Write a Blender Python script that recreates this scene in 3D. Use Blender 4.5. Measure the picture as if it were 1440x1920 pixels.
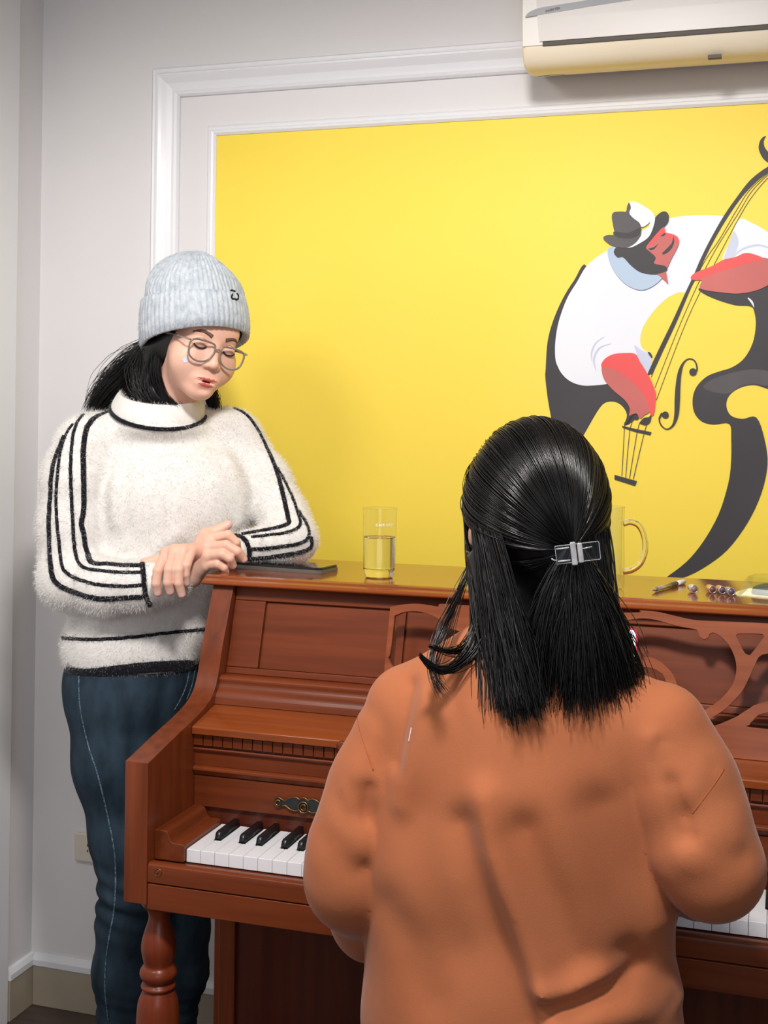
import bpy, bmesh, math, random
import numpy as np
from mathutils import Vector, Matrix
for o in list(bpy.data.objects): bpy.data.objects.remove(o, do_unlink=True)
SC = bpy.context.scene
COL = SC.collection
random.seed(4); RNG = np.random.default_rng(7)

# ------------------------------------------------------------------ camera
CAM = np.array([0.86037, -2.57909, 1.38603]); FPX = 2374.08; PY = 778.48
A_R = np.array([0.95321758, 0.30199399, 0.01326152])
A_U = np.array([-0.01294595, -0.00304656, 0.99991156])
A_F = np.array([-0.30200768, 0.95330496, -0.00100557])
cam = bpy.data.cameras.new('camera'); camo = bpy.data.objects.new('camera', cam); COL.objects.link(camo)
camo.matrix_world = Matrix([[A_R[i], A_U[i], -A_F[i], CAM[i]] for i in range(3)] + [[0, 0, 0, 1]])
cam.sensor_fit = 'VERTICAL'; cam.sensor_height = 24.0; cam.lens = 24.0 * FPX / 1920
cam.shift_y = -(960 - PY) / 1920; cam.clip_start = 0.05
SC.camera = camo

# ------------------------------------------------------------------ light
w = bpy.data.worlds.new('world'); SC.world = w; w.use_nodes = True
bgn = w.node_tree.nodes['Background']; bgn.inputs[0].default_value = (0.90, 0.93, 1.0, 1); bgn.inputs[1].default_value = 0.20
def area(name, loc, target, size, energy, color):
    l = bpy.data.lights.new(name, 'AREA'); l.shape = 'DISK'; l.size = size; l.energy = energy; l.color = color
    o = bpy.data.objects.new(name, l); COL.objects.link(o); o.location = loc
    o.rotation_euler = (Vector(target) - Vector(loc)).to_track_quat('-Z', 'Y').to_euler(); return o
def spot(name, loc, target, angle, blend, size, energy, color):
    l = bpy.data.lights.new(name, 'SPOT'); l.spot_size = math.radians(angle); l.spot_blend = blend; l.shadow_soft_size = size; l.energy = energy; l.color = color
    o = bpy.data.objects.new(name, l); COL.objects.link(o); o.location = loc
    o.rotation_euler = (Vector(target) - Vector(loc)).to_track_quat('-Z', 'Y').to_euler(); return o
spot('pendant_lamp_right', (0.58, -1.72, 2.26), (0.42, -0.95, 0.8), 138, 0.55, 0.10, 98, (1.0, 0.96, 0.92))
spot('pendant_lamp_left', (-0.40, -1.80, 2.28), (-0.30, -0.95, 0.8), 138, 0.55, 0.22, 30, (1.0, 0.96, 0.92))
area('window_light', (1.4, -4.1, 1.80), (0.2, -0.6, 1.1), 1.6, 17, (0.88, 0.93, 1.0))
try: SC.cycles.diffuse_bounces = 3; SC.cycles.max_bounces = 10
except Exception: pass
vs = SC.view_settings; vs.view_transform = 'Standard'; vs.look = 'None'; vs.exposure = 0.06; vs.gamma = 1.0; vs.use_curve_mapping = False

# ------------------------------------------------------------------ helpers
def ray(px, py): return A_F + A_R * ((px - 720) / FPX) + A_U * ((PY - py) / FPX)
def onp(px, py, P, N):
    d = ray(px, py); N = np.array(N, float); return CAM + d * (((np.array(P, float) - CAM) @ N) / (d @ N))
def at(px, py, Z): return CAM + ray(px, py) * Z
def lin(r, g, b):
    return tuple(((c / 255) / 12.92 if c <= 10.3 else ((c / 255 + .055) / 1.055) ** 2.4) for c in (r, g, b)) + (1.0,)

def mat(name, col, rough=0.5, metal=0.0, coat=0.0, sheen=0.0, noise=None, bump=None, trans=0.0, ior=1.45, spec=0.5, alpha=1.0):
    m = bpy.data.materials.new(name); m.use_nodes = True; nt = m.node_tree; b = nt.nodes['Principled BSDF']
    c = col if len(col) == 4 else tuple(col) + (1,)
    b.inputs['Base Color'].default_value = c; b.inputs['Roughness'].default_value = rough; b.inputs['Metallic'].default_value = metal
    b.inputs['Coat Weight'].default_value = coat; b.inputs['Coat Roughness'].default_value = 0.12
    b.inputs['Sheen Weight'].default_value = sheen; b.inputs['Sheen Roughness'].default_value = 0.4
    b.inputs['Transmission Weight'].default_value = trans; b.inputs['IOR'].default_value = ior
    b.inputs['Specular IOR Level'].default_value = spec; b.inputs['Alpha'].default_value = alpha
    if noise or bump:
        tc = nt.nodes.new('ShaderNodeTexCoord')
    if noise:   # (scale xyz, detail, second colour, low, high)
        mp = nt.nodes.new('ShaderNodeMapping'); mp.inputs['Scale'].default_value = noise[0]; nt.links.new(tc.outputs['Object'], mp.inputs[0])
        n = nt.nodes.new('ShaderNodeTexNoise'); n.inputs['Scale'].default_value = 1; n.inputs['Detail'].default_value = noise[1]; nt.links.new(mp.outputs[0], n.inputs[0])
        r = nt.nodes.new('ShaderNodeValToRGB'); r.color_ramp.elements[0].position = noise[3]; r.color_ramp.elements[1].position = noise[4]
        r.color_ramp.elements[0].color = c; r.color_ramp.elements[1].color = noise[2]
        nt.links.new(n.outputs[0], r.inputs[0]); nt.links.new(r.outputs[0], b.inputs['Base Color'])
    if bump:    # (scale xyz, strength, distance)
        mp = nt.nodes.new('ShaderNodeMapping'); mp.inputs['Scale'].default_value = bump[0]; nt.links.new(tc.outputs['Object'], mp.inputs[0])
        n = nt.nodes.new('ShaderNodeTexNoise'); n.inputs['Scale'].default_value = 1; n.inputs['Detail'].default_value = 3; nt.links.new(mp.outputs[0], n.inputs[0])
        bp = nt.nodes.new('ShaderNodeBump'); bp.inputs['Strength'].default_value = bump[1]; bp.inputs['Distance'].default_value = bump[2]
        nt.links.new(n.outputs[0], bp.inputs['Height']); nt.links.new(bp.outputs[0], b.inputs['Normal'])
    return m

def emis(name, col, s):
    m = bpy.data.materials.new(name); m.use_nodes = True; nt = m.node_tree; b = nt.nodes['Principled BSDF']
    b.inputs['Base Color'].default_value = col; b.inputs['Emission Color'].default_value = col; b.inputs['Emission Strength'].default_value = s
    return m

def link(name, me, m=None, parent=None, smooth=False, bevel=0.0, seg=2, autosm=False):
    o = bpy.data.objects.new(name, me); COL.objects.link(o)
    if m is not None:
        for k in (m if isinstance(m, (list, tuple)) else [m]): me.materials.append(k)
    if parent is not None:
        o.parent = parent; o.matrix_parent_inverse = parent.matrix_world.inverted() if parent.type == 'EMPTY' and False else Matrix.Identity(4)
        o.location = -Vector(WORLD_LOC.get(parent.name, (0, 0, 0)))
    if smooth:
        me.shade_smooth()
        if smooth == 'sharp': me.set_sharp_from_angle(angle=math.radians(40))
    if bevel:
        b = o.modifiers.new('bevel', 'BEVEL'); b.width = bevel; b.segments = seg; b.limit_method = 'ANGLE'; b.angle_limit = math.radians(40)
        me.shade_smooth()
        try:
            wn = o.modifiers.new('wn', 'WEIGHTED_NORMAL'); wn.keep_sharp = True
        except Exception: pass
    return o
WORLD_LOC = {}    # accumulated world location of parents (no rotations are used on parents)
def thing(name, label, cat, loc=(0, 0, 0), group=None):
    o = bpy.data.objects.new(name, None); COL.objects.link(o); o.empty_display_size = 0.05
    o.location = loc; WORLD_LOC[o.name] = tuple(loc); o['label'] = label; o['category'] = cat
    if group: o['group'] = group
    return o
def tag(o, label, cat, group=None):
    o['label'] = label; o['category'] = cat
    if group: o['group'] = group
    return o
def struct(o): o['kind'] = 'structure'; return o

def mesh_py(name, v, f):
    me = bpy.data.meshes.new(name); me.from_pydata([tuple(map(float, p)) for p in v], [], [tuple(map(int, q)) for q in f]); me.update(); return me
def me_boxes(name, boxes):
    v = []; f = []
    for (a, b) in boxes:
        n = len(v)
        for z in (a[2], b[2]):
            v += [(a[0], a[1], z), (b[0], a[1], z), (b[0], b[1], z), (a[0], b[1], z)]
        f += [(n, n + 3, n + 2, n + 1), (n + 4, n + 5, n + 6, n + 7), (n, n + 1, n + 5, n + 4), (n + 1, n + 2, n + 6, n + 5), (n + 2, n + 3, n + 7, n + 6), (n + 3, n, n + 4, n + 7)]
    return mesh_py(name, v, f)
def box(name, a, b, m, parent=None, bevel=0.0, seg=2): return link(name, me_boxes(name, [(a, b)]), m, parent, bevel=bevel, seg=seg)
def me_prism(name, poly, axis, lo, hi):
    """extrude a 2D polygon along an axis; poly in the other two coords (cyclic order x:(y,z) y:(x,z) z:(x,y))"""
    def mk(q, t): return {'x': (t, q[0], q[1]), 'y': (q[0], t, q[1]), 'z': (q[0], q[1], t)}[axis]
    n = len(poly); v = [mk(q, lo) for q in poly] + [mk(q, hi) for q in poly]
    f = [list(range(n))[::-1], list(range(n, 2 * n))] + [(i, (i + 1) % n, n + (i + 1) % n, n + i) for i in range(n)]
    me = mesh_py(name, v, f); bm = bmesh.new(); bm.from_mesh(me); bmesh.ops.recalc_face_normals(bm, faces=bm.faces); bm.to_mesh(me); bm.free(); return me
def prism(name, poly, axis, lo, hi, m, parent=None, bevel=0.0, seg=2): return link(name, me_prism(name, poly, axis, lo, hi), m, parent, bevel=bevel, seg=seg)
def me_lathe(name, prof, n=32, center=(0, 0, 0), close=False, caps=True):
    v = []; f = []
    for (r, z) in prof:
        for i in range(n):
            a = 2 * math.pi * i / n; v.append((center[0] + r * math.cos(a), center[1] + r * math.sin(a), center[2] + z))
    k = len(prof)
    for j in range(k - 1 if not close else k):
        for i in range(n):
            a, b = j * n + i, j * n + (i + 1) % n; c = ((j + 1) % k) * n
            f.append((a, b, c + (i + 1) % n, c + i))
    if not close and caps:
        if prof[0][0] > 1e-6: f.append(tuple(range(n))[::-1])
        if prof[-1][0] > 1e-6: f.append(tuple(range((k - 1) * n, k * n)))
    return mesh_py(name, v, f)
def crv(pts, n=8, closed=False):
    """Catmull-Rom through points"""
    P = [np.array(p, float) for p in pts]; out = []; m = len(P)
    for i in range(m if closed else m - 1):
        g = (lambda k: P[k % m]) if closed else (lambda k: P[min(max(k, 0), m - 1)])
        a, b, c, d = g(i - 1), g(i), g(i + 1), g(i + 2)
        for t in np.linspace(0, 1, n, endpoint=False):
            out.append(0.5 * (2 * b + (c - a) * t + (2 * a - 5 * b + 4 * c - d) * t * t + (3 * b - a - 3 * c + d) * t ** 3))
    if not closed: out.append(P[-1])
    return out
def tube_vf(path, rad, k=8, closed=False, up=None, flat=1.0, nrm=None):
    """tube through path; flat squashes along the given normals"""
    P = np.array(path, float); n = len(P); R_ = np.full(n, rad) if np.isscalar(rad) else np.array(rad, float)
    T = np.gradient(P, axis=0) if not closed else (np.roll(P, -1, 0) - np.roll(P, 1, 0))
    T /= np.linalg.norm(T, axis=1)[:, None] + 1e-12
    v = []; f = []; ref = None
    for i in range(n):
        if nrm is not None: ref = np.array(nrm[i], float)
        elif ref is None:
            ref = np.array(up if up is not None else ((0, 0, 1) if abs(T[i][2]) < .9 else (1, 0, 0)), float)
        s = np.cross(T[i], ref); s /= np.linalg.norm(s) + 1e-12; q = np.cross(s, T[i])
        if nrm is None: ref = q
        for j in range(k):
            a = 2 * math.pi * j / k; v.append(P[i] + R_[i] * (math.cos(a) * s + flat * math.sin(a) * q))
    for i in range(n if closed else n - 1):
        for j in range(k):
            a, b = i * k + j, i * k + (j + 1) % k; c = ((i + 1) % n) * k
            f.append((a, b, c + (j + 1) % k, c + j))
    if not closed: f.append(tuple(range(k))[::-1]); f.append(tuple(range((n - 1) * k, n * k)))
    return v, f
def tube(name, path, rad, m, parent=None, **kw):
    v, f = tube_vf(path, rad, **kw); return link(name, mesh_py(name, v, f), m, parent, smooth=True)
def me_text(name, s, size, extr=0.0004, align='CENTER'):
    c = bpy.data.curves.new(name, 'FONT'); c.body = s; c.size = size; c.extrude = extr; c.align_x = align
    o = bpy.data.objects.new(name, c); COL.objects.link(o); dg = bpy.context.evaluated_depsgraph_get()
    me = bpy.data.meshes.new_from_object(o.evaluated_get(dg)); bpy.data.objects.remove(o); me.materials.clear(); return me
def me_fill(name, loops, thick):
    """2D loops (outer + holes) -> solid in the local xy plane, z from -thick/2 to thick/2"""
    c = bpy.data.curves.new(name, 'CURVE'); c.dimensions = '2D'; c.fill_mode = 'BOTH'; c.extrude = thick / 2
    for L in loops:
        s = c.splines.new('POLY'); s.points.add(len(L) - 1); s.use_cyclic_u = True
        for p, q in zip(s.points, L): p.co = (q[0], q[1], 0, 1)
    o = bpy.data.objects.new(name, c); COL.objects.link(o); dg = bpy.context.evaluated_depsgraph_get()
    me = bpy.data.meshes.new_from_object(o.evaluated_get(dg)); bpy.data.objects.remove(o); me.materials.clear(); return me

def wood(name, c1, c2, axis='x', rough=0.36, coat=0.10):
    sc = {'x': (3.5, 60, 60), 'y': (60, 3.5, 60), 'z': (60, 60, 3.5)}[axis]
    return mat(name, c1, rough=rough, coat=coat, spec=.32, noise=(sc, 4.0, c2, 0.30, 0.75), bump=(tuple(4 * k for k in sc), 0.05, 0.001))
M = {}
M['wall'] = mat('wall_paint', lin(232, 229, 229), 0.75, noise=((1.2, 1.2, 1.2), 3, lin(225, 222, 223), .35, .7), bump=((260, 260, 260), .06, .001))
M['trim'] = mat('white_gloss_trim', lin(236, 236, 240), 0.28, bump=((40, 40, 40), .03, .001))
M['tile'] = mat('beige_tile', lin(176, 164, 146), 0.35, noise=((6, 6, 6), 4, lin(166, 153, 134), .3, .7))
M['floor'] = mat('dark_floor', lin(84, 70, 64), 0.45, noise=((3, 40, 3), 4, lin(66, 53, 48), .3, .7))
M['ceil'] = mat('ceiling_paint', lin(235, 234, 232), 0.8, bump=((120, 120, 120), .05, .001))
WC1, WC2 = lin(120, 55, 25), lin(92, 40, 17)
M['wx'] = wood('cherry_wood_lengthwise', WC1, WC2, 'x'); M['wz'] = wood('cherry_wood_upright', WC1, WC2, 'z'); M['wy'] = wood('cherry_wood_depthwise', WC1, WC2, 'y')
M['wd'] = wood('cherry_desk_wood', lin(150, 80, 46), lin(120, 58, 30), 'x', 0.36, .08)
M['wlid'] = wood('cherry_lid_wood', lin(144, 72, 32), lin(118, 54, 22), 'x', 0.16, .5)
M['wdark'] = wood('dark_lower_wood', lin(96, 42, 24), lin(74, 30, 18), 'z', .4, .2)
M['ivory'] = mat('white_key', lin(236, 236, 240), 0.22, coat=.3, noise=((9, 9, 9), 2, lin(230, 230, 235), .3, .7))
M['ebony'] = mat('black_key', lin(24, 25, 28), 0.28, noise=((30, 30, 30), 2, lin(33, 34, 37), .3, .7))
M['brass'] = mat('aged_brass', lin(168, 128, 84), 0.32, 1.0, noise=((80, 80, 80), 3, lin(120, 88, 58), .3, .7))
M['pewter'] = mat('dark_pewter', lin(52, 56, 56), 0.5, 0.3, noise=((90, 90, 90), 3, lin(38, 42, 42), .3, .7))
M['black'] = mat('matte_black', lin(20, 18, 18), 0.6, noise=((20, 20, 20), 2, lin(27, 25, 24), .3, .7))

# ------------------------------------------------------------------ room
XL = -0.8046
WX1 = 3.0
struct(link('floor', me_boxes('floor', [((XL - .1, -4.4, -.06), (WX1, .12, 0))]), M['floor']))
struct(link('ceiling', me_boxes('ceiling', [((XL - .1, -4.4, 2.78), (WX1, .12, 2.86))]), M['ceil']))
struct(link('wall_back', me_boxes('wall_back', [((XL - .1, 0, 0), (WX1, .12, 2.78))]), M['wall']))
struct(link('wall_left', me_boxes('wall_left', [((XL - .1, -4.4, 0), (XL, 0, 2.78))]), M['wall']))
# white casing that starts 10 cm before the corner on the left wall
struct(link('trim_1', me_prism('trim_1', [(XL, -.60), (XL + .010, -.60), (XL + .012, -.35), (XL + .012, -.112), (XL + .007, -.103), (XL, -.103)], 'z', 0, 2.78), M['trim'], bevel=.002))
# baseboards: beige tile with a white rounded cap
def baseboard(name, poly_axis, lo, hi, sgn):
    o = None
    if poly_axis == 'x':
        o = link(name, me_prism(name, [(0, 0), (-.012, 0), (-.012, .093), (0, .093)], 'x', lo, hi), M['tile'], bevel=.0015)
        c = link('cap', me_prism('cap', [(0, .0932), (-.014, .0932), (-.014, .106), (-.008, .116), (0, .118)], 'x', lo, hi), M['trim'], o)
    else:
        o = link(name, me_prism(name, [(XL, 0), (XL + .012, 0), (XL + .012, .093), (XL, .093)], 'y', lo, hi), M['tile'], bevel=.0015)
        c = link('cap', me_prism('cap', [(XL, .0932), (XL + .014, .0932), (XL + .014, .106), (XL + .008, .116), (XL, .118)], 'y', lo, hi), M['trim'], o)
    return struct(o)
baseboard('baseboard_back', 'x', XL + .0121, WX1, 1); baseboard('baseboard_left', 'y', -.1029, -.0001, 1)

def frame_loop(name, prof, x0, z0, x1, z1, m, parent=None):
    """mitred moulding round a rectangle on the back wall; prof = [(outward offset from rectangle, height off wall)]"""
    v = []; f = []; k = len(prof)
    for (sx, sz, cx, cz) in ((-1, -1, x0, z0), (1, -1, x1, z0), (1, 1, x1, z1), (-1, 1, x0, z1)):
        for (o_, h) in prof: v.append((cx + sx * o_, -h, cz + sz * o_))
    for c in range(4):
        for j in range(k - 1):
            a = c * k + j; b = ((c + 1) % 4) * k + j
            f.append((a, a + 1, b + 1, b))
    me = mesh_py(name, v, f); bm = bmesh.new(); bm.from_mesh(me); bmesh.ops.recalc_face_normals(bm, faces=bm.faces); bm.to_mesh(me); bm.free()
    return link(name, me, m, parent, bevel=0)
MX0, MX1, MZ0, MZ1 = -.355, 1.95, .55, 2.001
pf = [(0, 0), (0, .008), (.004, .013), (.010, .015), (.012, .0105), (.018, .0095), (.030, .0125), (.040, .019), (.046, .0225), (.050, .023), (.053, .018), (.057, .017), (.062, .018), (.066, .012), (.068, .0)]
struct(frame_loop('trim_2', pf, -.4455, MZ0 - .092, MX1 + .09, 2.093, M['trim']))
pf2 = [(0, 0), (0, .006), (.005, .011), (.010, .012), (.0125, .009), (.018, .008), (.021, .0055), (.024, .0)]
struct(frame_loop('trim_3', pf2, MX0, MZ0, MX1, MZ1, M['trim']))

# ------------------------------------------------------------------ mural
MUR = dict(y=mat('mural_yellow', lin(250, 220, 74), 0.62, noise=((1.4, 1.4, 1.4), 2, lin(251, 223, 90), .3, .7), bump=((350, 350, 350), .04, .0006)),
    k=mat('mural_black', lin(58, 56, 59), .6, noise=((5, 5, 5), 3, lin(66, 63, 66), .3, .7)), w=mat('mural_white', lin(238, 240, 246), .6, noise=((5, 5, 5), 2, lin(232, 235, 244), .3, .7)),
    b=mat('mural_pale_blue', lin(186, 205, 226), .6, noise=((5, 5, 5), 2, lin(178, 198, 221), .3, .7)), r=mat('mural_red', lin(238, 92, 90), .6, noise=((9, 9, 9), 2, lin(232, 86, 86), .3, .7)),
    d=mat('mural_dull_red', lin(206, 112, 106), .6, noise=((9, 9, 9), 2, lin(196, 104, 100), .3, .7)), g=mat('mural_grey', lin(92, 88, 90), .6, noise=((9, 9, 9), 2, lin(84, 80, 83), .3, .7)),
    l=mat('mural_lilac_shade', lin(206, 212, 232), .6, noise=((9, 9, 9), 2, lin(200, 207, 229), .3, .7)))
mural = tag(box('mural', (MX0, -.003, MZ0), (MX1, -.0001, MZ1), MUR['y']), 'yellow wall mural of a bearded double bass player in a white shirt', 'mural')
mv, mf, mi = [], [], []; mslots = list('kwbrdgl'); layer = [0]
def A4(x, y): return (980 + x / 3.1304, 180 + y / 3.1308)
def B5(x, y): return (980 + x / 3.1304, 600 + y / 3.1296)
def mpt(p): q = onp(p[0], p[1], (0, -.003, 0), (0, 1, 0)); return q[0], q[2]
def mpoly(c, pts, smooth=True, n=5):
    layer[0] += 1; P = [mpt(p) for p in pts]
    if smooth: P = crv(P, n, True)
    me = me_fill('t', [P], 0.0); base = len(mv); y = -.0031 - .00012 * layer[0]
    for v_ in me.vertices: mv.append((v_.co.x, y, v_.co.y))
    for p_ in me.polygons:
        ids = [base + i for i in p_.vertices]; a, b, c_ = (Vector(mv[i]) for i in ids[:3])
        if (b - a).cross(c_ - a).y > 0: ids = ids[::-1]
        mf.append(ids); mi.append(mslots.index(c))
    bpy.data.meshes.remove(me)
def mstroke(c, pts, wid, n=6):
    """variable width stroke in mural plane; pts px, wid in px"""
    P = crv([tuple(p) + (w_,) for p, w_ in zip(pts, wid if not np.isscalar(wid) else [wid] * len(pts))], n)
    P = np.array(P); T = np.gradient(P[:, :2], axis=0); T /= np.linalg.norm(T, axis=1)[:, None]; N = np.stack([-T[:, 1], T[:, 0]], 1)
    L = [tuple(p[:2] + q * p[2] / 2) for p, q in zip(P, N)] + [tuple(p[:2] - q * p[2] / 2) for p, q in zip(P[::-1], N[::-1])]
    mpoly(c, L, False)
def mdisc(c, p, r): mpoly(c, [(p[0] + r * math.cos(a), p[1] + r * math.sin(a)) for a in np.linspace(0, 2 * math.pi, 20, endpoint=False)], False)
a_ = lambda *q: [A4(*p) for p in q]
b_ = lambda *q: [B5(*p) for p in q]
# back and leg
mpoly('k', a_((375, 1000), (300, 1085), (230, 1200), (175, 1330), (145, 1450), (135, 1600)) + b_((133, 340), (150, 480), (180, 640), (215, 800), (290, 820), (330, 730), (390, 620), (450, 520), (490, 484), (545, 482), (590, 512), (612, 560), (598, 615), (640, 600), (700, 500), (600, 280), (420, 60)))
# white shirt, two pieces either side of the neck
mpoly('w', a_((500, 905), (430, 950), (368, 1008), (320, 1090), (260, 1190), (213, 1320), (192, 1440), (192, 1540)) + b_((205, 270), (230, 315), (275, 357), (335, 381), (400, 385), (510, 372), (620, 330), (735, 312), (760, 228), (745, 200), (702, 165), (690, 120), (702, 55)) + a_((735, 1310), (785, 1245), (850, 1185), (915, 1153), (975, 1142), (1040, 1010), (1110, 850), (1180, 722), (1170, 705), (1060, 699), (950, 705), (850, 722), (700, 790), (570, 860)), True, 4)
mpoly('w', a_((1268, 724), (1350, 748), (1440, 800), (1540, 890), (1600, 1000), (1540, 1040), (1440, 1000), (1300, 960), (1175, 966), (1218, 850)), True, 4)
mpoly('l', a_((1240, 795), (1268, 860), (1235, 945), (1180, 966), (1212, 860)))
mstroke('l', a_((1215, 968), (1280, 905), (1370, 877), (1440, 890), (1500, 920)), [2, 4, 4, 3, 1])
mpoly('l', b_((655, 150), (695, 175), (745, 200), (760, 226), (748, 285), (735, 308), (690, 245)))
mstroke('l', b_((405, 240), (405, 190), (430, 135), (480, 98)), [1, 3, 3, 1]); mstroke('l', b_((432, 300), (418, 230), (450, 165), (520, 138)), [1, 4, 3, 1])
# right body of the bass
mpoly('k', a_((1040, 1128), (1060, 1160), (1150, 1200), (1250, 1229), (1340, 1237), (1362, 1280), (1368, 1350), (1350, 1450), (1300, 1540), (1230, 1592)) + b_((1150, 303), (1080, 332), (1022, 390), (998, 460), (1006, 540), (1050, 595), (1120, 614), (1212, 610), (1224, 700), (1222, 850), (1204, 970), (1150, 1140), (1060, 1300), (960, 1420), (835, 1517), (850, 1522), (940, 1512), (1060, 1455), (1200, 1350), (1320, 1190), (1400, 1020), (1437, 850), (1420, 700), (1372, 572), (1290, 580), (1222, 560), (1195, 500), (1215, 440), (1280, 396), (1360, 382), (1440, 405), (1560, 440), (1620, 300), (1640, 100)) + a_((1600, 1150), (1520, 1060), (1440, 1105), (1360, 1140), (1200, 1145)), True, 4)
mpoly('g', b_((1060, 395), (1110, 350), (1200, 318), (1330, 290), (1440, 300), (1520, 350), (1440, 385), (1360, 374), (1280, 388), (1212, 430), (1130, 425)))
mstroke('w', a_((1322, 1185), (1345, 1210), (1358, 1240)), [2, 4, 1])
# neck, scroll
mpoly('k', a_((1500, 395), (1440, 415), (1340, 490), (1260, 590), (1180, 705), (1100, 845), (1045, 955), (1000, 1060), (955, 1155), (880, 1320), (800, 1485), (735, 1628)) + b_((742, 322), (752, 316)) + a_((765, 1625), (830, 1485), (905, 1325), (983, 1140), (1008, 1090), (1040, 1030), (1062, 970), (1122, 850), (1192, 730), (1272, 612), (1352, 522), (1440, 450), (1500, 430)), True, 4)
mpoly('k', a_((1427, 235), (1398, 255), (1385, 300), (1395, 340), (1418, 375), (1450, 395), (1500, 400), (1470, 360), (1442, 330), (1420, 300), (1415, 265)))
for q in (((1440, 452), (1330, 555), (1250, 680), (1150, 850), (1060, 985), (890, 1315)), ((1440, 462), (1345, 560), (1265, 690), (1100, 960), (935, 1315)), ((1450, 470), (1370, 560), (1290, 680), (1140, 960), (965, 1315))):
    e = {890: (755, 335), 935: (776, 398), 965: (785, 470)}[q[-1][0]]
    mstroke('k', a_(*q) + b_(e), 1.1)
mpoly('k', b_((735, 190), (750, 192), (762, 215), (755, 222)))
for q in (((600, 600), (598, 632), (583, 915)), ((655, 585), (630, 640), (605, 925)), ((690, 600), (672, 660), (628, 928)), ((735, 600), (712, 670), (650, 935))): mstroke('k', b_(*q), 1.3, 2)
mpoly('k', b_((583, 620), (660, 638), (757, 658), (750, 676), (660, 656), (588, 632)), False); mpoly('k', b_((540, 908), (672, 945), (660, 973), (540, 935)), False)
mpoly('k', b_((620, 560), (645, 556), (625, 590), (600, 622), (595, 615)), False)
# hands
mpoly('d', a_((1000, 1062), (1060, 1066), (1150, 1030), (1300, 985), (1420, 950), (1510, 1010), (1500, 1075), (1440, 1112), (1360, 1146), (1260, 1161), (1160, 1153), (1080, 1142), (1038, 1126), (1050, 1085), (1002, 1082)))
mpoly('r', a_((990, 1075), (1008, 1042), (1110, 1000), (1180, 962), (1250, 946), (1300, 924), (1350, 928), (1410, 958), (1300, 990), (1150, 1035), (1060, 1070)))
mpoly('d', b_((465, 275), (500, 262), (640, 330), (720, 430), (750, 520), (738, 545), (712, 560), (692, 578), (670, 550), (640, 556), (624, 560), (630, 520), (600, 470), (530, 410), (478, 345)))
mpoly('r', b_((465, 275), (480, 232), (530, 202), (600, 194), (662, 200), (692, 250), (742, 330), (775, 405), (783, 445), (772, 550), (752, 558), (742, 520), (712, 440), (640, 360), (540, 292)))
mpoly('k', b_((648, 560), (668, 556), (684, 576), (662, 586))); mpoly('k', b_((688, 602), (712, 575), (740, 570), (757, 556), (748, 600), (722, 616), (702, 612)))
# f hole
mstroke('k', b_((1005, 322), (1024, 285), (1010, 240), (975, 228), (942, 255), (922, 310), (912, 390), (908, 470), (903, 555), (884, 615), (848, 640), (815, 618), (803, 580), (820, 545)), [2, 3, 2.5, 2, 3.5, 7, 9, 10, 8, 4, 2, 2.5, 3, 4])
mdisc('k', B5(1000, 305), 7); mdisc('k', B5(838, 557), 6.5)
# head
mpoly('b', a_((500, 905), (545, 888), (600, 950), (700, 1038), (812, 1058), (798, 1092), (745, 1128), (690, 1140), (622, 1116), (560, 1060), (516, 985)))
mpoly('d', a_((788, 1045), (840, 1018), (848, 1060), (856, 1106), (835, 1085)), False)
mpoly('k', a_((538, 908), (556, 890), (620, 886), (690, 865), (742, 828), (770, 765), (778, 718), (812, 685), (840, 680), (858, 702), (854, 742), (828, 772), (790, 802), (756, 845), (728, 888), (744, 912), (782, 948), (772, 982), (842, 1000), (842, 1030), (785, 1046), (700, 1040), (640, 1000), (592, 950), (562, 952), (540, 930)), True, 4)
mpoly('d', a_((830, 772), (842, 803), (872, 812), (906, 826), (919, 852), (908, 892), (872, 960), (850, 1008), (835, 998), (774, 984), (782, 950), (744, 912), (726, 890), (760, 842), (800, 795)), True, 4)
mpoly('r', a_((832, 774), (842, 803), (880, 812), (912, 832), (916, 868), (890, 850), (850, 830), (820, 815), (760, 870), (728, 890), (762, 840), (800, 796)), True, 4)
mpoly('k', a_((886, 826), (874, 868), (820, 925), (840, 928), (872, 902), (890, 862)))
mpoly('k', a_((738, 898), (770, 890), (800, 868), (775, 900), (755, 908)), False); mpoly('k', a_((810, 822), (835, 806), (842, 815), (822, 826)), False)
mpoly('w', a_((760, 700), (778, 716), (770, 765), (742, 828), (690, 866), (640, 890), (605, 888), (660, 862), (695, 825), (705, 800), (740, 775)), True, 4)
mpoly('w', a_((628, 626), (662, 624), (722, 654), (772, 698), (742, 748), (702, 772), (685, 745), (650, 720), (615, 690), (620, 650)), True, 4)
mpoly('g', a_((525, 712), (537, 685), (580, 680), (608, 680), (614, 652), (626, 628), (637, 658), (628, 690), (652, 720), (686, 746), (697, 780), (690, 830), (660, 868), (620, 890), (570, 892), (520, 876), (480, 846), (478, 828), (502, 818), (540, 814), (534, 770)), True, 4)
mpoly('k', a_((538, 798), (620, 806), (690, 774), (696, 790), (680, 820), (640, 838), (580, 836), (545, 824)), True, 4)
mme = mesh_py('printed_bassist', mv, mf)
po = link('printed_bassist', mme, [MUR[s] for s in mslots], mural)
for p_, i_ in zip(mme.polygons, mi): p_.material_index = i_

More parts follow.
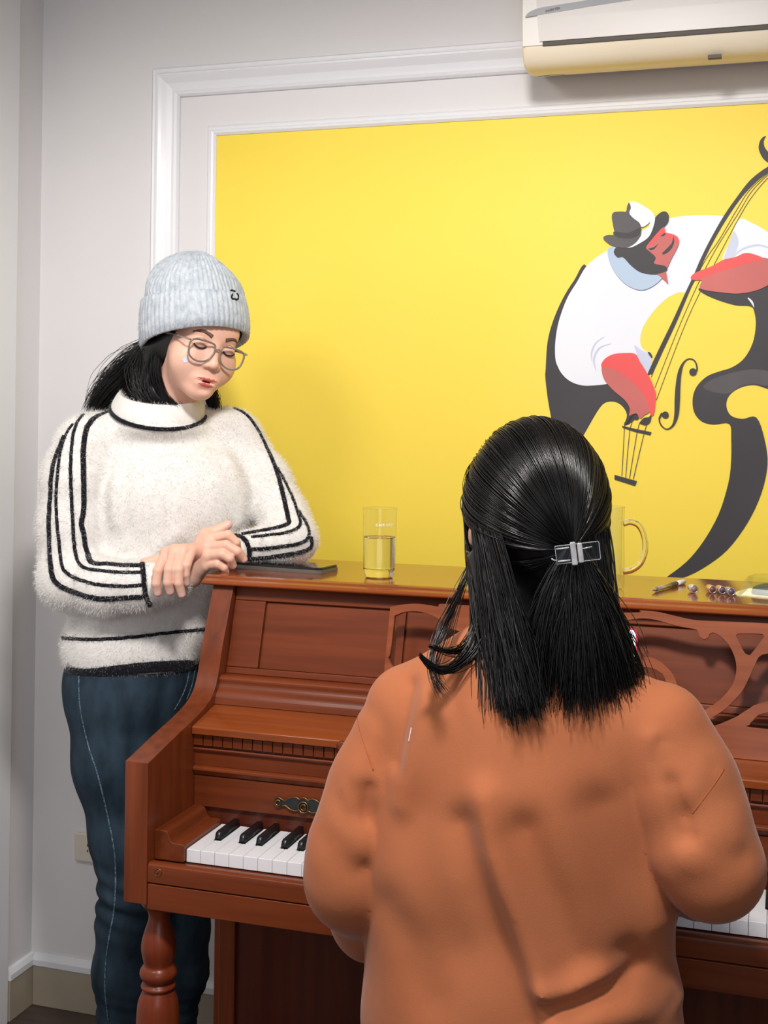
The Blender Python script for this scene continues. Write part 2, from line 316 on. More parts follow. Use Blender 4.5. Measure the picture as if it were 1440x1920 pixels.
# ------------------------------------------------------------------ air conditioner
M['acw'] = mat('ac_white_plastic', lin(236, 232, 226), .35, noise=((4, 4, 4), 2, lin(232, 226, 218), .3, .7)); M['acc'] = mat('ac_cream_plastic', lin(238, 225, 200), .4, noise=((4, 4, 4), 2, lin(233, 217, 190), .3, .7))
M['acp'] = mat('ac_front_panel', lin(222, 217, 212), .38, noise=((3, 3, 3), 2, lin(216, 210, 206), .3, .7)); M['acg'] = mat('ac_grey_swoosh', lin(168, 168, 172), .3, noise=((9, 9, 9), 2, lin(160, 160, 165), .3, .7))
M['acd'] = mat('ac_dark_slot', lin(92, 86, 80), .6, noise=((9, 9, 9), 2, lin(80, 75, 70), .3, .7))
AX0, AX1 = .372, 1.20
ac = thing('air_conditioner', 'cream white wall air conditioner above the mural', 'air conditioner', (AX0, -.1, 2.07))
prof = crv([(-.0001, 2.085), (-.06, 2.068), (-.13, 2.052), (-.175, 2.052), (-.198, 2.072), (-.207, 2.11), (-.209, 2.17), (-.205, 2.24), (-.19, 2.30), (-.15, 2.335), (-.07, 2.345), (-.0001, 2.345)], 4)
prism('housing', [tuple(p) for p in prof], 'x', AX0, AX1, [M['acc']], ac, bevel=.012, seg=4)
# lighter shell over the front, the flat glossy panel, grey swoosh and the dark air slot
def acy(z):  # front surface of the housing
    P = [(p[0], p[1]) for p in prof if p[0] < -.15]; P.sort(key=lambda q: q[1]); return float(np.interp(z, [q[1] for q in P], [q[0] for q in P]))
def ac_sheet(name, corners, off, th, m, nz=8, sx=1):
    """sheet hugging the front: corners (x0(z),x1(z)) via function of t, z range"""
    v = []; f = []
    for k in range(nz + 1):
        t = k / nz; x0, x1, z = corners(t); y = acy(z)
        for x in (x0, x1): v.append((x, y - off, z)); v.append((x, y - off + th, z))
    for k in range(nz):
        a = 4 * k; f += [(a, a + 2, a + 6, a + 4), (a + 1, a + 5, a + 7, a + 3), (a, a + 4, a + 5, a + 1), (a + 2, a + 3, a + 7, a + 6)]
    f += [(0, 1, 3, 2), (4 * nz, 4 * nz + 2, 4 * nz + 3, 4 * nz + 1)]
    me = mesh_py(name, v, f); bm = bmesh.new(); bm.from_mesh(me); bmesh.ops.recalc_face_normals(bm, faces=bm.faces); bm.to_mesh(me); bm.free()
    return link(name, me, m, ac)
ac_sheet('front_shell', lambda t: (AX0 + .004, AX1 - .004, 2.088 + t * .20), .0035, .012, M['acw'])
ac_sheet('front_panel', lambda t: (AX0 + .036 - t * .012, AX1 - .03, 2.0935 + t * .17), .0075, .012, M['acp'])
ac_sheet('air_slot', lambda t: (AX0 + .042, AX1 - .036, 2.0860 + t * .0075), .0040, .010, M['acd'], 3)
sw = []
def ac_pt(px, py, off=.0085):      # point on the front read off the photograph
    q = onp(px, py, (0, -.215, 0), (0, 1, 0)); return (q[0], acy(q[2]) - off, q[2])
sp = crv([(985, 33), (1006, 29.5), (1058, 21), (1120, 10.5), (1183, 1), (1250, -8), (1320, -15)], 4); sp2 = crv([(986, 31), (992, 24), (1009, 16.5), (1041, 10.5), (1086, 3.5), (1130, -4), (1200, -12), (1318, -16)], 4)
P2 = [ac_pt(*p) for p in sp] + [ac_pt(*p) for p in sp2[::-1]]
n_ = len(P2); link('swoosh', mesh_py('swoosh', P2 + [(x, y + .004, z) for x, y, z in P2], [tuple(range(n_)), tuple(range(n_, 2 * n_))[::-1]] + [(i, n_ + i, n_ + (i + 1) % n_, (i + 1) % n_) for i in range(n_)]), M['acg'], ac)
tq = ac_pt(1037, 21, .0092); tm = me_text('lettering', 'INVERTER', .0062); tm.transform(Matrix.Translation(tq) @ Matrix.Rotation(math.radians(-8), 4, 'Y') @ Matrix.Rotation(math.radians(90), 4, 'X')); link('lettering', tm, M['acd'], ac)
def on_bottom(x, t):   # t from back(0) to front(1) along the underside
    y = -.02 - t * .14; P = sorted([(p[0], p[1]) for p in prof if p[1] < 2.09]); return (x, y, float(np.interp(y, [q[0] for q in P], [q[1] for q in P])))
q0 = [on_bottom(AX0 + .46 + .03 * i, .55) for i in (0, 1)]
rq = onp(1340, 106, (0, -.19, 0), (0, 1, 0)); box('rating_label', (rq[0] - .012, -.1935, rq[2] - .003), (rq[0] + .012, -.180, rq[2] + .003), M['acd'], ac)
tube('cover_seam', [on_bottom(AX0 + .04 + .055 * math.cos(a) * .5, .55 + .15 * math.sin(a)) for a in np.linspace(.2, math.pi - .1, 16)], .0008, M['acd'], ac, k=5)

# ------------------------------------------------------------------ wall socket
so = thing('wall_socket', 'cream double power socket low on the wall behind the standing woman', 'socket', (-.635, 0, .38))
box('plate', (-.688, -.011, .348), (-.57, -.0001, .412), mat('socket_plastic', lin(226, 216, 200), .4, noise=((9, 9, 9), 2, lin(221, 210, 194), .3, .7)), so, bevel=.003)
for cx in (-.648, -.610):
    for dz in (-.006, .007):
        for dx in (-.005, .005): box('pin_slot', (cx + dx - .0015, -.0116, .38 + dz - .003), (cx + dx + .0015, -.0105, .38 + dz + .003), M['acd'], so)

# ------------------------------------------------------------------ piano
PX0, PX1 = -.05, 1.272            # inner faces of the arms
KN, KW, KZ, KY = 52, .0235, .720, -.830
XC = KN * KW / 2
piano = thing('upright_piano', 'reddish brown upright piano with carved music desk and open keyboard', 'piano', (XC, -.55, 0))
side = [(-.862, .640)] + [(-.862, .853)] + [tuple(p) for p in crv([(-.862, .8535), (-.771, .873), (-.714, .884), (-.665, .8965), (-.637, .911), (-.622, .930), (-.612, .952), (-.603, .980), (-.585, 1.022), (-.558, 1.0829)], 4)] + [(-.268, 1.0829), (-.268, .0), (-.535, .0), (-.535, .640)]
for (x0, x1) in ((PX0 - .0385, PX0), (PX1, PX1 + .0385)): prism('side_panel', side, 'x', x0, x1, M['wz'], piano, bevel=.0025)
# lid with a moulded front edge
lidp = crv([(-.552, 1.0832), (-.566, 1.0838), (-.572, 1.0875), (-.568, 1.092), (-.560, 1.0945), (-.555, 1.098), (-.547, 1.1)], 4)
prism('lid', [tuple(p) for p in lidp] + [(-.258, 1.1), (-.258, 1.0832)], 'x', PX0 - .056, PX1 + .056, M['wlid'], piano, bevel=.0012)
# upper front panel: tilted frame with three sunk panels
def tilt(y0, z0, y1, z1):      # returns function (x, s in metres up the slope, d proud) -> world
    L = math.hypot(y1 - y0, z1 - z0); ty, tz = (y1 - y0) / L, (z1 - z0) / L
    return (lambda x, s, d: (x, y0 + ty * s - tz * d, z0 + tz * s + ty * d)), L
UP, UL = tilt(-.588, .938, -.5445, 1.0828)
def tpiece(name, fn, x0, x1, s0, s1, d0, d1, m, bevel=.0015, inset=0):
    v = [fn(x, s, d) for d in (d0, d1) for (x, s) in ((x0 + (inset if d == d1 else 0), s0 + (inset if d == d1 else 0)), (x1 - (inset if d == d1 else 0), s0 + (inset if d == d1 else 0)), (x1 - (inset if d == d1 else 0), s1 - (inset if d == d1 else 0)), (x0 + (inset if d == d1 else 0), s1 - (inset if d == d1 else 0)))]
    f = [(0, 3, 2, 1), (4, 5, 6, 7), (0, 1, 5, 4), (1, 2, 6, 5), (2, 3, 7, 6), (3, 0, 4, 7)]
    me = mesh_py(name, v, f); bm = bmesh.new(); bm.from_mesh(me); bmesh.ops.recalc_face_normals(bm, faces=bm.faces); bm.to_mesh(me); bm.free()
    return link(name, me, m, piano, bevel=bevel)
tpiece('panel_back', UP, PX0, PX1, 0, UL, -.018, -.008, M['wx'])
cuts = [(.008, .248), (.262, .960), (.974, 1.214)]; rails = [(0, .0115), (.1265, UL)]
tpiece('frame_rail', UP, PX0 + .0005, PX1 - .0005, 0, rails[0][1], -.008, .0, M['wx']); tpiece('frame_rail', UP, PX0 + .0005, PX1 - .0005, rails[1][0], rails[1][1], -.008, .0, M['wx'])
xs = [PX0 + .0005] + [c for q in cuts for c in q] + [PX1 - .0005]
for i in range(0, len(xs), 2): tpiece('frame_stile', UP, xs[i], xs[i + 1], rails[0][1] + .0002, rails[1][0] - .0002, -.008, .0, M['wx'])
for (x0, x1) in cuts: tpiece('sunk_panel', UP, x0 + .0008, x1 - .0008, rails[0][1] + .0008, rails[1][0] - .0008, -.008, -.0058, M['wx'], bevel=.001)
# moulding strip at the foot of the panel and shelf in front of it
prism('moulding', [tuple(p) for p in crv([(-.600, .9375), (-.606, .938), (-.612, .933), (-.6125, .925), (-.617, .918), (-.623, .9125), (-.628, .905), (-.631, .896), (-.6315, .8945)], 3)] + [(-.585, .8945), (-.585, .9375)], 'x', PX0 + .0003, PX1 - .0003, M['wx'], piano)
prism('shelf', [(-.59, .878), (-.59, .8940), (-.63, .8935), (-.700, .8790), (-.7135, .8765), (-.716, .8745), (-.716, .8635), (-.700, .8625)], 'x', PX0 + .0003, PX1 - .0003, M['wlid'], piano, bevel=.0012)
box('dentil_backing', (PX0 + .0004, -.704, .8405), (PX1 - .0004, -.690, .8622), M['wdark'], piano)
nd = 76; dp = (PX1 - PX0) / nd
dme = me_boxes('dentil', [((-.0077, -.0045, -.0082), (.0077, 0, .0082))]); dme.materials.append(M['wx'])
for i in range(nd):
    o = bpy.data.objects.new('dentil', dme); COL.objects.link(o); o.parent = piano; o.location = Vector((PX0 + (i + .5) * dp, -.7045, .8530)) - Vector((XC, -.55, 0))
prism('fall_rail', [(-.702, .8400), (-.7065, .8400), (-.7075, .838), (-.706, .8352), (-.702, .8350), (-.702, .811), (-.69, .811), (-.69, .84)], 'x', PX0 + .0004, PX1 - .0004, M['wx'], piano)
prism('fall_moulding', [(-.69, .7950), (-.69, .8105), (-.706, .8105), (-.711, .8085), (-.7115, .8045), (-.708, .8015), (-.7065, .7975), (-.703, .795)], 'x', PX0 + .0004, PX1 - .0004, M['wx'], piano, bevel=.0006)
box('fallboard', (PX0 + .0004, -.704, .7445), (PX1 - .0004, -.69, .7945), M['wx'], piano, bevel=.001)
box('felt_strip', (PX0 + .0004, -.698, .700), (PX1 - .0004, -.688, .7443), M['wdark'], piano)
# small knob at the shelf front
for kx in (.212, 1.01): link('shelf_knob', me_lathe('shelf_knob', [(0, .0), (.004, .0), (.004, .004), (.009, .006), (.0095, .009), (.006, .0115), (0, .012)], 16, (0, 0, 0)), M['wx'], piano, smooth=True)
for o in [o for o in bpy.data.objects if o.name.startswith('shelf_knob')]:
    o.location = Vector((.212 if o.name == 'shelf_knob' else 1.01, -.716, .869)) - Vector((XC, -.55, 0)); o.rotation_euler = (math.radians(90), 0, 0)
# key blocks at both ends of the keyboard
kb = [(0, .701), (0, .7275), (.006, .7285)] + [(.0085, .7285), (.020, .729), (.024, .7335), (.0262, .741), (.030, .7455), (.036, .7465), (.0495, .7465), (.0495, .701)]
prism('key_block', [(-q[0] - .0006, q[1]) for q in kb], 'y', -.838, -.7045, M['wy'], piano, bevel=.0015)
prism('key_block', [(KN * KW + q[0] + .0006, q[1]) for q in kb], 'y', -.838, -.7045, M['wy'], piano, bevel=.0015)
# keyslip, keybed
prism('key_slip', [(-.8375, .6735), (-.8375, .699), (-.845, .7025), (-.855, .7030), (-.8595, .700), (-.861, .694), (-.861, .6735)], 'x', PX0 + .0003, PX1 - .0003, M['wx'], piano, bevel=.001)
prism('key_bed', [(-.535, .640), (-.535, .698), (-.837, .698), (-.837, .6715), (-.860, .6715), (-.860, .632), (-.80, .632), (-.78, .640)], 'x', PX0 + .0003, PX1 - .0003, M['wx'], piano, bevel=.0015)
# keys
def wk_poly(l, r):
    yb = -.7046; yn = KY + .050; h = KW / 2 - .0004; p = [(-h, KY), (h, KY), (h, yn), (h - r, yn), (h - r, yb), (-h + l, yb), (-h + l, yn), (-h, yn)]
    out = []
    for q in p:
        if not out or abs(out[-1][0] - q[0]) + abs(out[-1][1] - q[1]) > 1e-6: out.append(q)
    return out
wm = {}; BO = {'A': .0035, 'C': -.0025, 'D': .0025, 'F': -.003, 'G': 0.0}
for n in range(KN):
    L = 'ABCDEFG'[n % 7]; pl = 'GABCDEF'[n % 7]
    r = .0060 - BO[L] if (L in BO and n < KN - 1) else 0.0; l = .0060 + BO[pl] if (pl in BO and n > 0) else 0.0
    k = (round(r, 4), round(l, 4))
    if k not in wm:
        me = me_prism('white_key', wk_poly(l, r), 'z', .7005, KZ); bm = bmesh.new(); bm.from_mesh(me)
        es = [e for e in bm.edges if all(abs(v.co.z - KZ) < 1e-6 for v in e.verts)]
        bmesh.ops.bevel(bm, geom=es, offset=.0007, segments=2, affect='EDGES'); bm.to_mesh(me); bm.free(); me.materials.append(M['ivory']); wm[k] = me
    o = bpy.data.objects.new('white_key', wm[k]); COL.objects.link(o); o.parent = piano; o.location = Vector(((n + .5) * KW, 0, 0)) - Vector((XC, -.55, 0))
v = []
for (y, z, hw) in ((KY + .052, .7155, .0057), (KY + .0555, .7295, .0047), (KY + .060, .7318, .0045), (-.7048, .7318, .0045), (-.7048, .7155, .0057)):
    v += [(-hw, y, z), (hw, y, z)]
bkme = mesh_py('black_key', v, [(0, 1, 3, 2), (2, 3, 5, 4), (4, 5, 7, 6), (6, 7, 9, 8), (8, 9, 1, 0), (0, 2, 4, 6, 8), (1, 9, 7, 5, 3)])
bm = bmesh.new(); bm.from_mesh(bkme); bmesh.ops.recalc_face_normals(bm, faces=bm.faces); bmesh.ops.bevel(bm, geom=list(bm.edges), offset=.0008, segments=2, affect='EDGES'); bm.to_mesh(bkme); bm.free(); bkme.materials.append(M['ebony']); bkme.shade_smooth()
for n in range(KN - 1):
    L = 'ABCDEFG'[n % 7]
    if L in BO:
        o = bpy.data.objects.new('black_key', bkme); COL.objects.link(o); o.parent = piano; o.location = Vector(((n + 1) * KW + BO[L], 0, 0)) - Vector((XC, -.55, 0))
# maker's roundel on the keyslip
rc = (-.0315, -.8613, .6905)
tube('roundel', [(rc[0] + .0058 * math.cos(a), rc[1], rc[2] + .0058 * math.sin(a)) for a in np.linspace(0, 2 * math.pi, 28, endpoint=False)], .0006, M['brass'], piano, closed=True, k=6)
tube('roundel_stroke', [(rc[0] - .002, rc[1], rc[2] - .004), (rc[0], rc[1], rc[2]), (rc[0] + .002, rc[1], rc[2] + .004)], .0007, M['brass'], piano, k=6)
# escutcheon plate on the fallboard
ec = (.1425, -.7045, .7655)
hp = [(-.0495, .0), (-.048, .006), (-.044, .0085), (-.039, .0065), (-.034, .0045), (-.030, .0045), (-.024, .009), (-.016, .0115), (-.010, .010), (-.007, .0085), (-.003, .0115)]
op = crv([(x, z) for x, z in hp] + [(-x, z) for x, z in hp[::-1]] + [(-x, -z * .9) for x, z in hp[1:]] + [(x, -z * .9) for x, z in hp[::-1][:-1]], 3, True)
me = me_fill('escutcheon', [op], .003); me.transform(Matrix.Translation((ec[0], ec[1] - .0012, ec[2])) @ Matrix.Rotation(math.radians(90), 4, 'X')); esc = link('escutcheon', me, M['pewter'], piano)
def sub(name, me, m, par_world):  # sub-part: parent is a mesh already offset under the piano
    o = bpy.data.objects.new(name, me); COL.objects.link(o); me.materials.append(m); o.parent = par_world; me.shade_smooth(); return o
vv, ff = tube_vf([(ec[0] + p[0], ec[1] - .0028, ec[2] + p[1]) for p in op], .0009, k=6, closed=True); sub('rim', mesh_py('rim', vv, ff), M['brass'], esc)
for (cx, rr) in ((0, .0085), (0, .0045), (-.043, .0042), (.043, .0042)):
    vv, ff = tube_vf([(ec[0] + cx + rr * math.cos(a), ec[1] - .0042, ec[2] - (.003 if cx == 0 else 0) + rr * math.sin(a)) for a in np.linspace(0, 2 * math.pi, 24, endpoint=False)], .0013, k=6, closed=True); sub('ring', mesh_py('ring', vv, ff), M['brass'], esc)
# legs, lower case
LP = [(.019, .0), (.026, .002), (.030, .02), (.030, .03), (.024, .04), (.024, .05), (.0205, .12), (.026, .24), (.0325, .36), (.0335, .43), (.0315, .468), (.0255, .486), (.0225, .492), (.026, .4945), (.0265, .498), (.023, .5015), (.0215, .504), (.0255, .508), (.0285, .514), (.0285, .520), (.0255, .526), (.0225, .530), (.0245, .540), (.0268, .553), (.0262, .566), (.022, .582), (.0172, .596), (.016, .606), (.020, .616), (.0265, .623), (.0290, .632)]
LPs = [tuple(p) for p in crv(LP, 3)]
for lx in (-.054, PX1 - PX0 - .05 + .004):
    link('leg', me_lathe('leg', LPs, 36, (lx, -.812, 0)), wood('leg_wood', lin(128, 56, 30), lin(104, 42, 22), 'z') if 'legw' not in M else M['legw'], piano, smooth=True)
box('lower_post', (PX0 + .0002, -.6005, .0), (PX0 + .030, -.570, .639), M['wz'], piano, bevel=.002); box('lower_post', (PX1 - .030, -.6005, .0), (PX1 - .0002, -.570, .639), M['wz'], piano, bevel=.002)
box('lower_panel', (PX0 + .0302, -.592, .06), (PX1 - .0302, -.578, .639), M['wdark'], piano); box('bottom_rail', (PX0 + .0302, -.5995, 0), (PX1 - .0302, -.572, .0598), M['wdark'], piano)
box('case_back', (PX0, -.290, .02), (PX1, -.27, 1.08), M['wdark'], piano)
box('toe_block', (PX0 - .038, -.862, 0), (PX0 - .0002, -.536, .035), M['wz'], None) if False else None
# music desk: pierced board leaning in front of the upper panel
D0 = np.array([XC, -.652, .8880]); DT = np.array([0, .052, .19]); DT /= np.linalg.norm(DT); DN = np.cross((1, 0, 0), DT)
def duv(px, py):
    q = onp(px, py, D0, DN) - D0; return (q[0], q @ DT)
top = [duv(*p) for p in ((1200, 1145), (1235, 1148), (1269, 1156), (1303, 1163), (1350, 1165.5), (1400, 1167.5), (1440, 1169.5))]
tv = top[-1][1]
lf = [duv(*p) for p in ((828, 1133), (823, 1138), (805, 1135), (780, 1132.5), (750, 1135), (733, 1139))]
topl = [(0, top[0][1] - .006), (.04, top[0][1] - .003)] + top + [(-q[0], q[1]) for q in lf]
eu = -duv(733, 1139)[0]
half = [tuple(p) for p in crv(topl, 3)] + [(eu + .0005, .010), (eu - .004, 0.0)]
outer = half + [(-q[0], q[1]) for q in half[::-1] if abs(q[0]) > 1e-4]
opn = [duv(*p) for p in ((1168, 1165), (1200, 1160), (1230, 1162.6), (1262, 1172), (1280, 1176), (1303, 1180), (1309, 1184), (1312.5, 1193.6), (1320.6, 1199), (1328.6, 1195), (1331, 1189), (1338, 1186.7), (1349, 1192), (1363, 1205), (1374, 1223), (1380.6, 1246), (1379, 1269), (1370, 1290), (1349, 1313), (1317, 1334.6), (1296, 1344))]
ain = [duv(*p) for p in ((1280, 1338), (1275, 1305), (1267, 1275), (1260, 1262), (1248, 1249), (1235, 1239), (1218.6, 1232.5), (1203, 1234), (1180, 1243), (1160, 1262))]
ohalf = [(0, opn[0][1] - .004)] + [tuple(p) for p in crv(opn + ain, 3)] + [(0, ain[-1][1] - .012)]
ohalf = [q for q in ohalf if q[0] >= -1e-6]
ohole = ohalf + [(-q[0], q[1]) for q in ohalf[::-1] if abs(q[0]) > 1e-4]
tri = [duv(*p) for p in ((1381, 1195), (1382, 1190), (1387, 1188.6), (1426, 1189), (1431, 1192), (1431, 1197), (1409, 1225.7), (1405, 1228.5), (1400, 1227), (1395, 1222))]
lfh = [(-q[0], q[1]) for q in (duv(*p) for p in ((856, 1197), (853, 1188), (843, 1178), (830, 1165), (813, 1155), (797, 1149), (780, 1146.7), (760, 1148), (744, 1154), (741, 1158), (737, 1197), (732.5, 1228)))]
shole = [duv(*p) for p in ((1340, 1361), (1334, 1359), (1332, 1352), (1335.5, 1346), (1358, 1331), (1377, 1313), (1393, 1294), (1406.5, 1267), (1416, 1246), (1429, 1228))]
low = [duv(*p) for p in ((1440, 1315), (1381, 1344))]
shole = shole + [lfh[i] for i in range(2, 12)] + [(lfh[-1][0] + .001, .105), (lfh[-1][0] - .02, .090)] + low
lowh = [duv(*p) for p in ((1410, 1364), (1406.5, 1359), (1411, 1352), (1440, 1336))]; b0 = lowh[0][1]
lowh = lowh + [(.318, .070), (.325, .066), (.325, b0 + .004), (.318, b0 - .001)]
alo = [duv(*p) for p in ((1246, 1269), (1237, 1260), (1223, 1253), (1207, 1251), (1190, 1257), (1180, 1268), (1185, 1300), (1210, 1330), (1250, 1330), (1254, 1300))]
sm_ = lambda L: [tuple(p) for p in crv(L, 3, True)]
mirror = lambda L: [(-q[0], q[1]) for q in L]
loops = [outer, ohole]
for h in (tri, shole, lowh, alo): loops += [sm_(h), mirror(sm_(h))]
dme_ = me_fill('music_desk', loops, .009)
MT = Matrix([[1, 0, -DN[0] * 0, D0[0]], [0, DT[1], DN[1], D0[1]], [0, DT[2], DN[2], D0[2]], [0, 0, 0, 1]])
dme_.transform(MT); link('music_desk', dme_, M['wd'], piano, bevel=.0009)

# ------------------------------------------------------------------ implicit surface tools (for bodies and clothes)
def nv(a): return np.asarray(a, float)
def unit(a): a = nv(a); return a / np.linalg.norm(a)
def cap(P, a, b, ra, rb):
    a = np.asarray(a, np.float32); ba = np.asarray(b, np.float32) - a; pa = P - a
    t = np.clip((pa @ ba) / (ba @ ba + 1e-12), 0, 1); q = pa - t[:, None] * ba
    return np.sqrt(np.einsum('ij,ij->i', q, q)) - (ra + (rb - ra) * t)
def ell(P, c, rad, ax=None):
    q = P - np.asarray(c, np.float32)
    if ax is not None: q = q @ np.asarray(ax, np.float32).T
    rad = np.asarray(rad, np.float32); a = q / rad; k0 = np.sqrt(np.einsum('ij,ij->i', a, a)) + 1e-9; b = a / rad; k1 = np.sqrt(np.einsum('ij,ij->i', b, b)) + 1e-9
    return k0 * (k0 - 1) / k1
def smin(a, b, k):
    h = np.clip(.5 + .5 * (b - a) / k, 0, 1); return b + (a - b) * h - k * h * (1 - h)
def smax(a, b, k): return -smin(-a, -b, k)
def chain(P, pts, k):
    """pts = [(xyz, r)...] smooth chain of tapered capsules"""
    d = None
    for (a, ra), (b, rb) in zip(pts[:-1], pts[1:]):
        c = cap(P, a, b, ra, rb); d = c if d is None else smin(d, c, k)
    return d
def poly_dist2(X, Z, pl):
    d = np.full(X.shape, 9e9, np.float32)
    for a, b in zip(pl[:-1], pl[1:]):
        ax, az = a; bx, bz = b[0] - ax, b[1] - az; t = np.clip(((X - ax) * bx + (Z - az) * bz) / (bx * bx + bz * bz + 1e-12), 0, 1)
        d = np.minimum(d, (X - ax - t * bx) ** 2 + (Z - az - t * bz) ** 2)
    return d
def fast_mesh(name, V, F):
    me = bpy.data.meshes.new(name); V = np.ascontiguousarray(V, np.float32); F = np.ascontiguousarray(F, np.int32); k = F.shape[1]
    me.vertices.add(len(V)); me.vertices.foreach_set('co', V.ravel()); me.loops.add(F.size); me.loops.foreach_set('vertex_index', F.ravel())
    me.polygons.add(len(F)); me.polygons.foreach_set('loop_start', np.arange(0, F.size, k, dtype=np.int32)); me.update(calc_edges=True); me.validate(); return me
def nets(fn, lo, hi, h):
    """surface nets of fn<0 on a grid, evaluated densely only near the surface"""
    lo = nv(lo); hi = nv(hi); n = (np.ceil((hi - lo) / (4 * h)).astype(int)) * 4 + 1
    g = [(lo[i] + h * np.arange(n[i])).astype(np.float32) for i in range(3)]
    cg = [q[::4] for q in g]; X = np.stack(np.meshgrid(*cg, indexing='ij'), -1); cs = X.shape[:3]; dc = fn(X.reshape(-1, 3)).reshape(cs)
    near = np.abs(dc) < 4 * h * 2.6
    cell = np.zeros((cs[0] - 1, cs[1] - 1, cs[2] - 1), bool)
    for i in (0, 1):
        for j in (0, 1):
            for k in (0, 1): cell |= near[i:cs[0] - 1 + i, j:cs[1] - 1 + j, k:cs[2] - 1 + k]
    D = np.repeat(np.repeat(np.repeat(dc[:-1, :-1, :-1], 4, 0), 4, 1), 4, 2); D = np.pad(D, ((0, 1), (0, 1), (0, 1)), mode='edge')
    m = np.repeat(np.repeat(np.repeat(cell, 4, 0), 4, 1), 4, 2); mm = np.zeros(D.shape, bool); s = m.shape
    for i in (0, 1):
        for j in (0, 1):
            for k in (0, 1): mm[i:s[0] + i, j:s[1] + j, k:s[2] + k] |= m
    I = np.argwhere(mm); P = np.stack([g[0][I[:, 0]], g[1][I[:, 1]], g[2][I[:, 2]]], 1)
    out = np.empty(len(P), np.float32)
    for c in range(0, len(P), 400000): out[c:c + 400000] = fn(P[c:c + 400000])
    D[mm] = out
    S = D < 0; nx, ny, nz = [q - 1 for q in D.shape]
    cnt = np.zeros((nx, ny, nz), np.int8); acc = np.zeros((nx, ny, nz, 3), np.float32); ne = np.zeros((nx, ny, nz), np.float32)
    cor = [(i, j, k) for i in (0, 1) for j in (0, 1) for k in (0, 1)]
    sl = lambda A, c: A[c[0]:c[0] + nx, c[1]:c[1] + ny, c[2]:c[2] + nz]
    for c in cor: cnt += sl(S, c)
    act = (cnt > 0) & (cnt < 8)
    for a in cor:
        for ax in range(3):
            if a[ax] == 0:
                b = list(a); b[ax] = 1; da = sl(D, a); db = sl(D, b); cr = (da < 0) != (db < 0)
                t = np.where(cr, da / np.where(cr, da - db, 1), 0); ne += cr
                for q in range(3): acc[..., q] += np.where(cr, a[q] + (t if q == ax else 0), 0)
    idx = -np.ones((nx, ny, nz), np.int64); AI = np.argwhere(act); idx[act] = np.arange(len(AI))
    V = (AI + acc[act] / ne[act][:, None]) * h + lo
    F = []
    for ax in range(3):
        a1, a2 = [(1, 2), (2, 0), (0, 1)][ax]
        s0 = [slice(0, q) for q in (nx, ny, nz)]; s0[a1] = slice(1, (nx, ny, nz)[a1]); s0[a2] = slice(1, (nx, ny, nz)[a2]); s1 = list(s0); s1[ax] = slice(1, (nx, ny, nz)[ax] + 1)
        A, B = S[tuple(s0)], S[tuple(s1)]; E = np.argwhere(A != B)
        if not len(E): continue
        E[:, a1] += 1; E[:, a2] += 1; fl = S[E[:, 0], E[:, 1], E[:, 2]]
        def ix(d1, d2): Q = E.copy(); Q[:, a1] -= d1; Q[:, a2] -= d2; return idx[Q[:, 0], Q[:, 1], Q[:, 2]]
        q = np.stack([ix(1, 1), ix(0, 1), ix(0, 0), ix(1, 0)], 1); q[~fl] = q[~fl][:, ::-1]; F.append(q)
    F = np.concatenate(F); F = F[(F >= 0).all(1)]
    return V.astype(np.float32), F
def grad(fn, P, e=.0015):
    G = np.stack([fn(P + np.eye(3, dtype=np.float32)[i] * e) - fn(P - np.eye(3, dtype=np.float32)[i] * e) for i in range(3)], 1)
    return G / (np.linalg.norm(G, axis=1)[:, None] + 1e-9)
def march(fn, px, z0=1.2, z1=3.0, s=.7):
    """points of an implicit surface met by the rays through the given photo pixels (used to read seams off the photograph)"""
    R_ = np.array([ray(*p) for p in px]); t = np.full(len(px), z0)
    for _ in range(160): t = np.minimum(t + s * fn((CAM + R_ * t[:, None]).astype(np.float32)), z1)
    P = (CAM + R_ * t[:, None]).astype(np.float32); ok = np.abs(fn(P)) < .004; return P[ok], ok
def drop(fn, P, N, t0=.06, it=60):
    """slide points along -N until they touch the surface"""
    P = np.asarray(P, np.float32) + np.asarray(N, np.float32) * t0
    for _ in range(it): P = P - np.asarray(N, np.float32) * (.8 * fn(P))[:, None]
    return P
def seam(name, fn, px, rad, m, parent, flat=.6, n=5, lift=.3, wob=0.0):
    path = np.array(crv(px, n)); P, ok = march(fn, path)
    if len(P) < 3: return None
    N = grad(fn, P); P = P + N * (rad * lift)
    if wob: P = P + RNG.normal(0, wob, P.shape) * (1 - (N * N))
    return tube(name, P, rad, m, parent, k=7, flat=flat, nrm=N)
def strands(name, S, r0, m, parent, taper=.35):
    """S (N,K,3) -> three-sided tubes as one mesh"""
    S = np.asarray(S, np.float32); N, K, _ = S.shape; T = np.gradient(S, axis=1); T /= np.linalg.norm(T, axis=2)[..., None] + 1e-9
    ref = np.tile(RNG.normal(0, 1, (N, 1, 3)), (1, K, 1)); s = np.cross(T, ref); s /= np.linalg.norm(s, axis=2)[..., None] + 1e-9; q = np.cross(s, T)
    r = (np.asarray(r0) * np.ones(N))[:, None] * (1 - (1 - taper) * np.linspace(0, 1, K) ** 2)[None]
    V = np.stack([S + r[..., None] * (math.cos(a) * s + math.sin(a) * q) for a in (0, 2.0944, 4.18879)], 2).reshape(-1, 3)
    b = (np.arange(N)[:, None] * K + np.arange(K - 1)[None]).reshape(-1) * 3
    F = np.concatenate([np.stack([b + j, b + (j + 1) % 3, b + 3 + (j + 1) % 3, b + 3 + j], 1) for j in range(3)])
    o = link(name, fast_mesh(name, V, F), m, parent, smooth=True); o['kind'] = 'stuff'; return o
